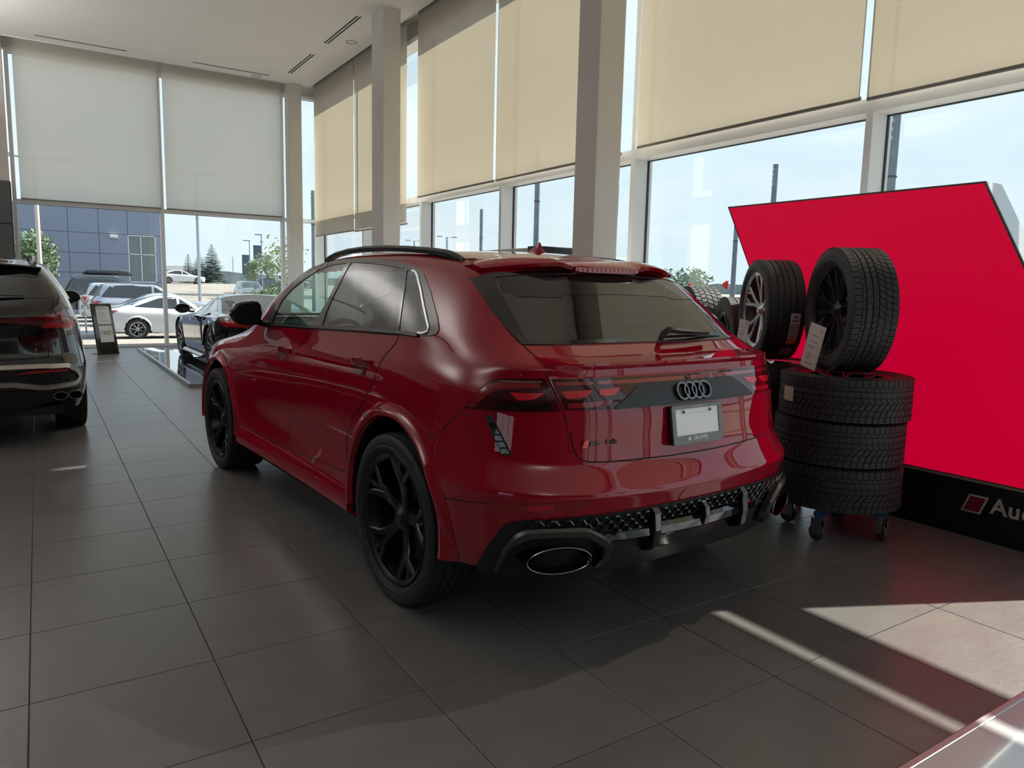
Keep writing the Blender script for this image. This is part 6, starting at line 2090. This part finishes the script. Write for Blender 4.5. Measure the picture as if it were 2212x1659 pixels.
def build_outdoor():
    # grey panel-clad building
    b = thing('neighbour_building', 'blue-grey panel-clad building with a tall four-pane window', 'building', (2.5, 46.0, -.42))
    m = noise_tint(mat('blue_grey_panel', (.245, .28, .385), .6), (.238, .272, .375), (.252, .288, .395), scale=.6)
    core = MB().box(-22, 3.50, .06, 14, 0, 5.78).obj('building_core', mat('panel_joint', (.19, .215, .29), .8), b)
    vj = [-22, -18, -14.5, -11, -7.5, -4.0, -.99, .44, 1.83, 3.50]
    hj = [0, 1.15, 2.25, 3.31, 4.38, 5.80]
    for i in range(len(vj) - 1):
        for j in range(len(hj) - 1):
            x0, x1, z0, z1 = vj[i] + .012, vj[i + 1] - .012, hj[j] + .012, hj[j + 1] - .012
            if vj[i] >= 1.8 and j in (1, 2, 3):
                continue
            MB().box(x0, x1, 0, .07, z0, z1).obj('wall_panel', m, b)
    MB().box(1.842, 3.488, 0, .07, 1.162, 1.80).obj('wall_panel', m, b)
    MB().box(3.22, 3.488, 0, .07, 1.82, 4.368).obj('wall_panel', m, b)
    MB().box(3.50, 3.62, .0, 14, 0, 5.4).obj('corner_fin', mat('pale_corner_clad', (.45, .47, .50), .5), b)
    wn = MB().box(1.85, 3.20, .05, .09, 1.80, 4.34).obj('facade_window', mat('greenish_window', (.12, .17, .17), .06, coat=1), b)
    al = mat('white_frame', (.72, .75, .76), .4)
    for x0, x1, z0, z1 in ((1.82, 1.87, 1.78, 4.37), (2.44, 2.49, 1.80, 4.36), (3.16, 3.21, 1.78, 4.37), (1.84, 3.20, 1.78, 1.83), (1.84, 3.20, 3.30, 3.35), (1.84, 3.20, 4.32, 4.37)):
        MB().box(x0, x1, -.02, .08, z0, z1).obj('window_bar', al, wn)
    MB().box(.94, 1.30, -.22, 0, 4.16, 4.32).obj('wall_light', al, b, bevel=.03)
    s = MB().box(1.40, 1.80, -.02, 0, 2.20, 2.42).obj('wall_sign', mat('pink_white_sign', (.70, .52, .54), .5), b)
    MB().box(1.45, 1.75, -.026, -.018, 2.25, 2.37).obj('sign_print', mat('sign_red_print', (.45, .03, .08), .5), s)
    # low pale building far up the slope
    d = thing('far_building', 'low white building with dark windows beyond the spruces', 'building', (15.5, 124, 1.3))
    MB().box(-6, 5, 0, 8, 0, 1.9).obj('building_core', mat('far_white_wall', (.62, .64, .66), .7), d)
    MB().box(-6.2, 5.2, -.8, 8, 1.9, 2.55).obj('roof_band', mat('far_roof_band', (.70, .72, .74), .6), d)
    for k in range(7):
        MB().box(-5.6 + 1.5 * k, -4.4 + 1.5 * k, -.03, 0, .5, 1.5).obj('facade_window', mat('far_window', (.12, .15, .17), .2), d)
    # cars on the lot
    white = mat('white_car_paint', (.70, .72, .74), .15, coat=1)
    silver = mat('silver_car_paint', (.42, .46, .52), .22, metal=.5, coat=1)
    silver2 = mat('pale_blue_silver_paint', (.55, .60, .66), .22, metal=.4, coat=1)
    dark = mat('dark_car_paint', (.03, .035, .04), .15, coat=1)
    blue = mat('dark_blue_paint', (.04, .07, .13), .2, coat=1)
    H = -math.pi / 2
    g = 'cars parked outside the far window'
    simple_car('sedan', 'white sedan nearest outside the far window, red triangular tail lamp', 'car', (2.62, 26.9, -.415), H, SEDAN, white, g, rim_m=M_SILVER)
    simple_car('sedan', 'pale sedan parked directly behind the nearest white sedan', 'car', (2.95, 30.2, -.415), H, dict(SEDAN, roof=1.44), silver2, g)
    simple_car('parked_suv', 'silver SUV with long dark side windows behind the white sedans', 'car', (2.72, 34.6, -.415), H, SUVP, silver, g, wheel_d=.72)
    simple_car('parked_suv', 'pale silver SUV partly hidden behind the nearer silver SUV', 'car', (2.45, 38.2, -.415), H, dict(SUVP, roof=1.76), silver2, g, wheel_d=.72)
    c, _ = simple_car('parked_suv', 'dark SUV with roof rack and box, furthest back before the grey building', 'car', (1.9, 41.9, -.20), H, dict(SUVP, roof=1.80), dark, g, wheel_d=.74)
    for s_ in (-1, 1):
        MB().tube([(s_ * .55, -.4, 1.80), (s_ * .55, -.3, 1.86), (s_ * .55, 1.4, 1.86), (s_ * .55, 1.5, 1.80)], .02, 6).obj('roof_rail', M_SILVER, c)
    rb = MB()
    rb.sweep([[(x * q, y, 1.88 + zz * q) for x, zz in ((-.35, 0), (-.4, .12), (-.3, .24), (.3, .24), (.4, .12), (.35, 0))] for y, q in ((.0, .5), (.15, 1), (1.9, 1), (2.15, .5))])
    rb.obj('roof_box', M_GLOSSBLACK, c, smooth=40)
    simple_car('hatchback', 'white electric hatch with open charge flap up on the slope', 'car', (11.95, 87.5, ground_z(13, 87.5)), H, TESLA, white, g)
    simple_car('parked_suv', 'dark green-grey SUV facing the showroom at the foot of the slope', 'car', (14.86, 64.6, ground_z(14, 63)), math.pi, SUVP, mat('grey_green_paint', (.10, .13, .14), .2, coat=1), g, wheel_d=.72)
    for k, (x, y, lb, pm) in enumerate(((19.2, 77, 'dark blue car at the right end of the slope row', blue), (21.4, 80, 'dark sedan second in the slope row', dark), (23.6, 83, 'grey blue sedan furthest in the slope row', mat('grey_blue_paint', (.12, .16, .20), .2, coat=1)))):
        simple_car('sedan', lb, 'car', (x, y, ground_z(x, y)), math.radians(-115), SEDAN, pm, g)
    # trees
    broad_tree('leafy green tree before the grey building at the left', 0.0, 43.2, -.2, 4.0, 1.15, 2600, .10, 3, ((.09, .16, .07), (.26, .34, .20)))
    broad_tree('young tree beside the banner poles', 15.9, 66.2, .4, 3.4, .8, 900, .12, 5, ((.10, .17, .08), (.20, .28, .15)))
    broad_tree('slender young tree behind the banner pole', 18.6, 72.5, .7, 3.6, .8, 900, .12, 6, ((.09, .16, .08), (.18, .26, .14)))
    broad_tree('airy tree with yellow-green leaves by the far corner column', 13.3, 47.5, -.4, 5.0, 1.6, 700, .12, 8, ((.16, .22, .08), (.32, .36, .16)))
    broad_tree('low bush at the foot of the airy tree', 13.2, 50.5, -.4, 2.6, 1.3, 900, .12, 9, ((.08, .14, .06), (.16, .22, .10)), lift=.1)
    broad_tree('hazy tree seen right of the tailgate through the side window', 44.5, 43.5, -.4, 3.9, 1.9, 700, .16, 11, ((.08, .15, .10), (.16, .24, .16)))
    broad_tree('second hazy tree right of the tailgate', 41.0, 38.4, -.4, 3.6, 1.2, 500, .15, 12, ((.08, .15, .10), (.16, .24, .16)))
    for k in range(9):
        broad_tree('rounded shrub in the verge hedge, %s from the red display' % ('first', 'second', 'third', 'fourth', 'fifth', 'sixth', 'seventh', 'eighth', 'ninth')[k], 27 + .6 * (k % 3), 14 + 2.9 * k, -.36, 1.7 + .3 * (k % 2), 1.1, 500, .13, 20 + k, ((.10, .17, .06), (.20, .27, .11)), lift=.05, group='verge hedge shrubs')
    spruce('small spruce at the left of the spruce trio', 15.4, 96.0, 1.15, 3.7, 1.3, 1)
    spruce('middle spruce hidden partly by the lamp post', 18.5, 106.5, 1.25, 4.2, 1.9, 2)
    spruce('tallest spruce at the right of the trio', 18.4, 97.6, 1.15, 5.1, 2.2, 3)
    # poles
    gal = mat('galvanised_pole', (.30, .34, .40), .45, metal=.6)
    navy = noise_tint(mat('weathered_steel_post', (.13, .16, .21), .6), (.11, .14, .185), (.16, .19, .24), scale=3)
    def pole(nm, label, x, y, z0, z1, r, m, group, extra=None):
        t = thing(nm, label, 'post', (x, y, z0), 0, group)
        MB().tube([(0, 0, 0), (0, 0, z1 - z0)], [r, r * .85], 12).obj('shaft', m, t, smooth=40)
        MB().tube([(0, 0, 0), (0, 0, .08)], r * 1.7, 12).obj('base_flange', m, t, smooth=40)
        if extra:
            extra(t, z1 - z0)
        return t
    def collar(t, h):
        MB().tube([(0, 0, h * .66), (0, 0, h * .68)], .13, 10).obj('collar', gal, t, smooth=40)
    def tarm(t, h):
        for s_ in (-1, 1):
            MB().tube([(0, 0, h - .1), (s_ * 1.0, 0, h)], .05, 6).obj('lamp_arm', gal, t)
            MB().box(min(s_ * .8, s_ * 1.5), max(s_ * .8, s_ * 1.5), -.16, .16, h - .06, h + .08).obj('lamp_head', gal, t)
    def one(t, h):
        MB().box(-.55, .05, -.1, .1, h - .06, h + .04).obj('lamp_head', gal, t)
    pole('street_lamp', 'tall grey lamp post before the spruces with a collar', 10.3, 59.6, -.3, 9.4, .115, gal, 'lamp posts outside', lambda t, h: (collar(t, h), tarm(t, h)))
    pole('street_lamp', 'lamp post whose double head shows through the far left blind', .15, 40.0, -.42, 6.85, .10, mat('rusty_white_pole', (.55, .50, .47), .7), 'lamp posts outside', tarm)
    ban = mat('navy_banner', (.04, .075, .12), .6)
    banw = mat('banner_print', (.45, .48, .5), .6)
    def flag(n):
        def f(t, h):
            one(t, h)
            z1 = h - (1.35 if n == 1 else .95)
            MB().box(-.72, -.06, -.012, .012, z1 - 1.9, z1).obj('banner', ban, t)
            MB().box(-.55, -.25, -.018, .018, z1 - 1.0, z1 - .85).obj('banner_print', banw, t)
            if n == 2:
                MB().box(-.62, -.12, -.018, .018, z1 - 1.55, z1 - 1.25).obj('banner_print', banw, t)
        return f
    pole('banner_pole', 'lamp pole with a single navy banner, left of the pair', 17.3, 73.5, .6, 5.5, .06, gal, 'banner poles', flag(1))
    pole('banner_pole', 'taller lamp pole with navy banner printed pale, right of the pair', 16.95, 67.6, .3, 5.75, .06, gal, 'banner poles', flag(2))
    pole('street_lamp', 'distant double-headed road lamp left of the near window bay', 52.5, 111.4, .5, 9.0, .14, gal, 'distant road lamps', tarm)
    pole('street_lamp', 'distant double-headed road lamp, the nearer and right of two', 47.5, 90.4, .3, 8.35, .13, gal, 'distant road lamps', tarm)
    for x, y, z1, r, lb in ((30.95, 24.2, 7.85, .15, 'slotted dark steel post seen above the red display, left of two'), (21.07, 12.43, 7.0, .16, 'broad dark steel post at the right window bay'), (21.1, 30.6, 8.2, .15, 'dark steel post left of the near column'), (30.5, 52.1, 7.8, .15, 'slim dark steel post in the middle side window'), (16.2, 50.6, 7.85, .15, 'slim dark steel post in the far corner window'), (33.5, 28.6, 6.3, .15, 'dark steel post left of the red display edge'), (40.2, 46.9, 7.1, .16, 'dark steel post just right of the near column')):
        def slots(t, h):
            for k in range(4):
                MB().box(-.155, -.12, -.03, .03, h - .30 - .24 * k, h - .20 - .24 * k).obj('post_slot', mat('post_slot_pale', (.40, .43, .46), .6), t)
            MB().tube([(0, 0, h * .72), (0, 0, h * .725)], r * 1.05, 12).obj('post_joint', M_MATBLACK, t)
        pole('steel_post', lb, x, y, -.42, z1, r, navy, 'dark steel posts outside the side window', slots)
    # no-parking sign on its post
    t = thing('no_parking_sign', 'white no-parking sign with red ring on a short post', 'sign', (1.27, 27.6, -.42))
    MB().tube([(0, .03, 0), (0, .03, 1.28)], .025, 8).obj('post', gal, t)
    MB().box(-.15, .15, -.005, .005, .92, 1.36).obj('sign_plate', mat('sign_plate_white', (.72, .73, .75), .5), t, bevel=.004)
    ring_ = [(.10 * math.cos(a), -.010, 1.23 + .10 * math.sin(a)) for a in [6.283 * k / 28 for k in range(28)]]
    rd = mat('sign_ring_red', (.45, .02, .03), .5)
    MB().tube(ring_, .012, 6, closed=True).obj('red_ring', rd, t, smooth=40)
    MB().tube([(-.07, -.012, 1.30), (.07, -.012, 1.16)], .010, 6).obj('red_slash', rd, t)
    ik = mat('sign_ink', (.03, .03, .035), .6)
    put('sign_lettering', text_mesh('P', .17, .002, ik, bold=.004), t, (0, -.008, 1.23), (math.pi / 2, 0, 0))
    put('sign_lettering', text_mesh('FIRE\nROUTE', .062, .002, ik, bold=.001), t, (0, -.008, 1.055), (math.pi / 2, 0, 0))
    for s_ in (-1, 1):
        MB().prism([(s_ * .12, .955), (s_ * .06, .985), (s_ * .06, .925)], -.010, -.006, 'y').obj('sign_arrow', ik, t)
    # grey cabinet on the slope
    t = thing('utility_cabinet', 'pale grey utility cabinet on the slope by the spruces', 'cabinet', (21.2, 99.5, 1.2))
    MB().box(-.75, .75, -.5, .5, 0, 1.35).obj('cabinet_box', mat('cabinet_grey', (.35, .38, .42), .6), t)
    MB().box(-.80, .80, -.55, .55, 1.35, 1.5).obj('cabinet_cap', mat('cabinet_cap', (.30, .33, .36), .6), t)
    MB().tube([(.1, 0, 1.5), (.1, 0, 3.6)], .05, 6).obj('cabinet_mast', gal, t)
    # two red maple-leaf stickers on the side glass
    for y, z, s_, lb in ((5.24, 1.545, .062, 'red leaf sticker on the side glass left of the display'), (5.75, 1.535, .036, 'smaller red leaf sticker on the side glass')):
        pts = []
        for k in range(22):
            a = 6.283 * k / 22
            rr = s_ * (1.0 if k % 2 == 0 else .62) * (.85 + .15 * math.cos(3 * a))
            pts.append((rr * math.cos(a), rr * math.sin(a)))
        o = MB().prism(pts, -.002, 0, 'x').obj('leaf_sticker', mat('sticker_red', (.75, .03, .03), .5), None)
        o.location = (X_GLASS - .001, y, z)
        tag(o, lb, 'sticker', 'red leaf stickers')
    # hazy skyline
    hz = noise_tint(mat('hazy_woods', (.20, .27, .28), .95), (.17, .24, .25), (.24, .31, .31), scale=.08)
    rnd = random.Random(4)
    sec = []
    mb = MB()
    vs = []
    n = 90
    for k in range(n + 1):
        a = math.radians(-40 + 150 * k / n)
        R = 260
        h = 3.0 + 1.6 * rnd.random() + 2.0 * math.sin(k * .37) ** 2
        vs += [(R * math.cos(a), R * math.sin(a), -1), (R * math.cos(a), R * math.sin(a), h), ((R + 20) * math.cos(a), (R + 20) * math.sin(a), h - .5)]
    fs = []
    for k in range(n):
        for q in range(2):
            fs.append((3 * k + q, 3 * k + q + 1, 3 * k + 4 + q, 3 * k + 3 + q))
    o = mb.add(vs, fs).obj('distant_woods', hz, None, smooth=50)
    tag(o, 'hazy line of distant woods along the horizon', 'woods', kind='stuff')
build_outdoor()
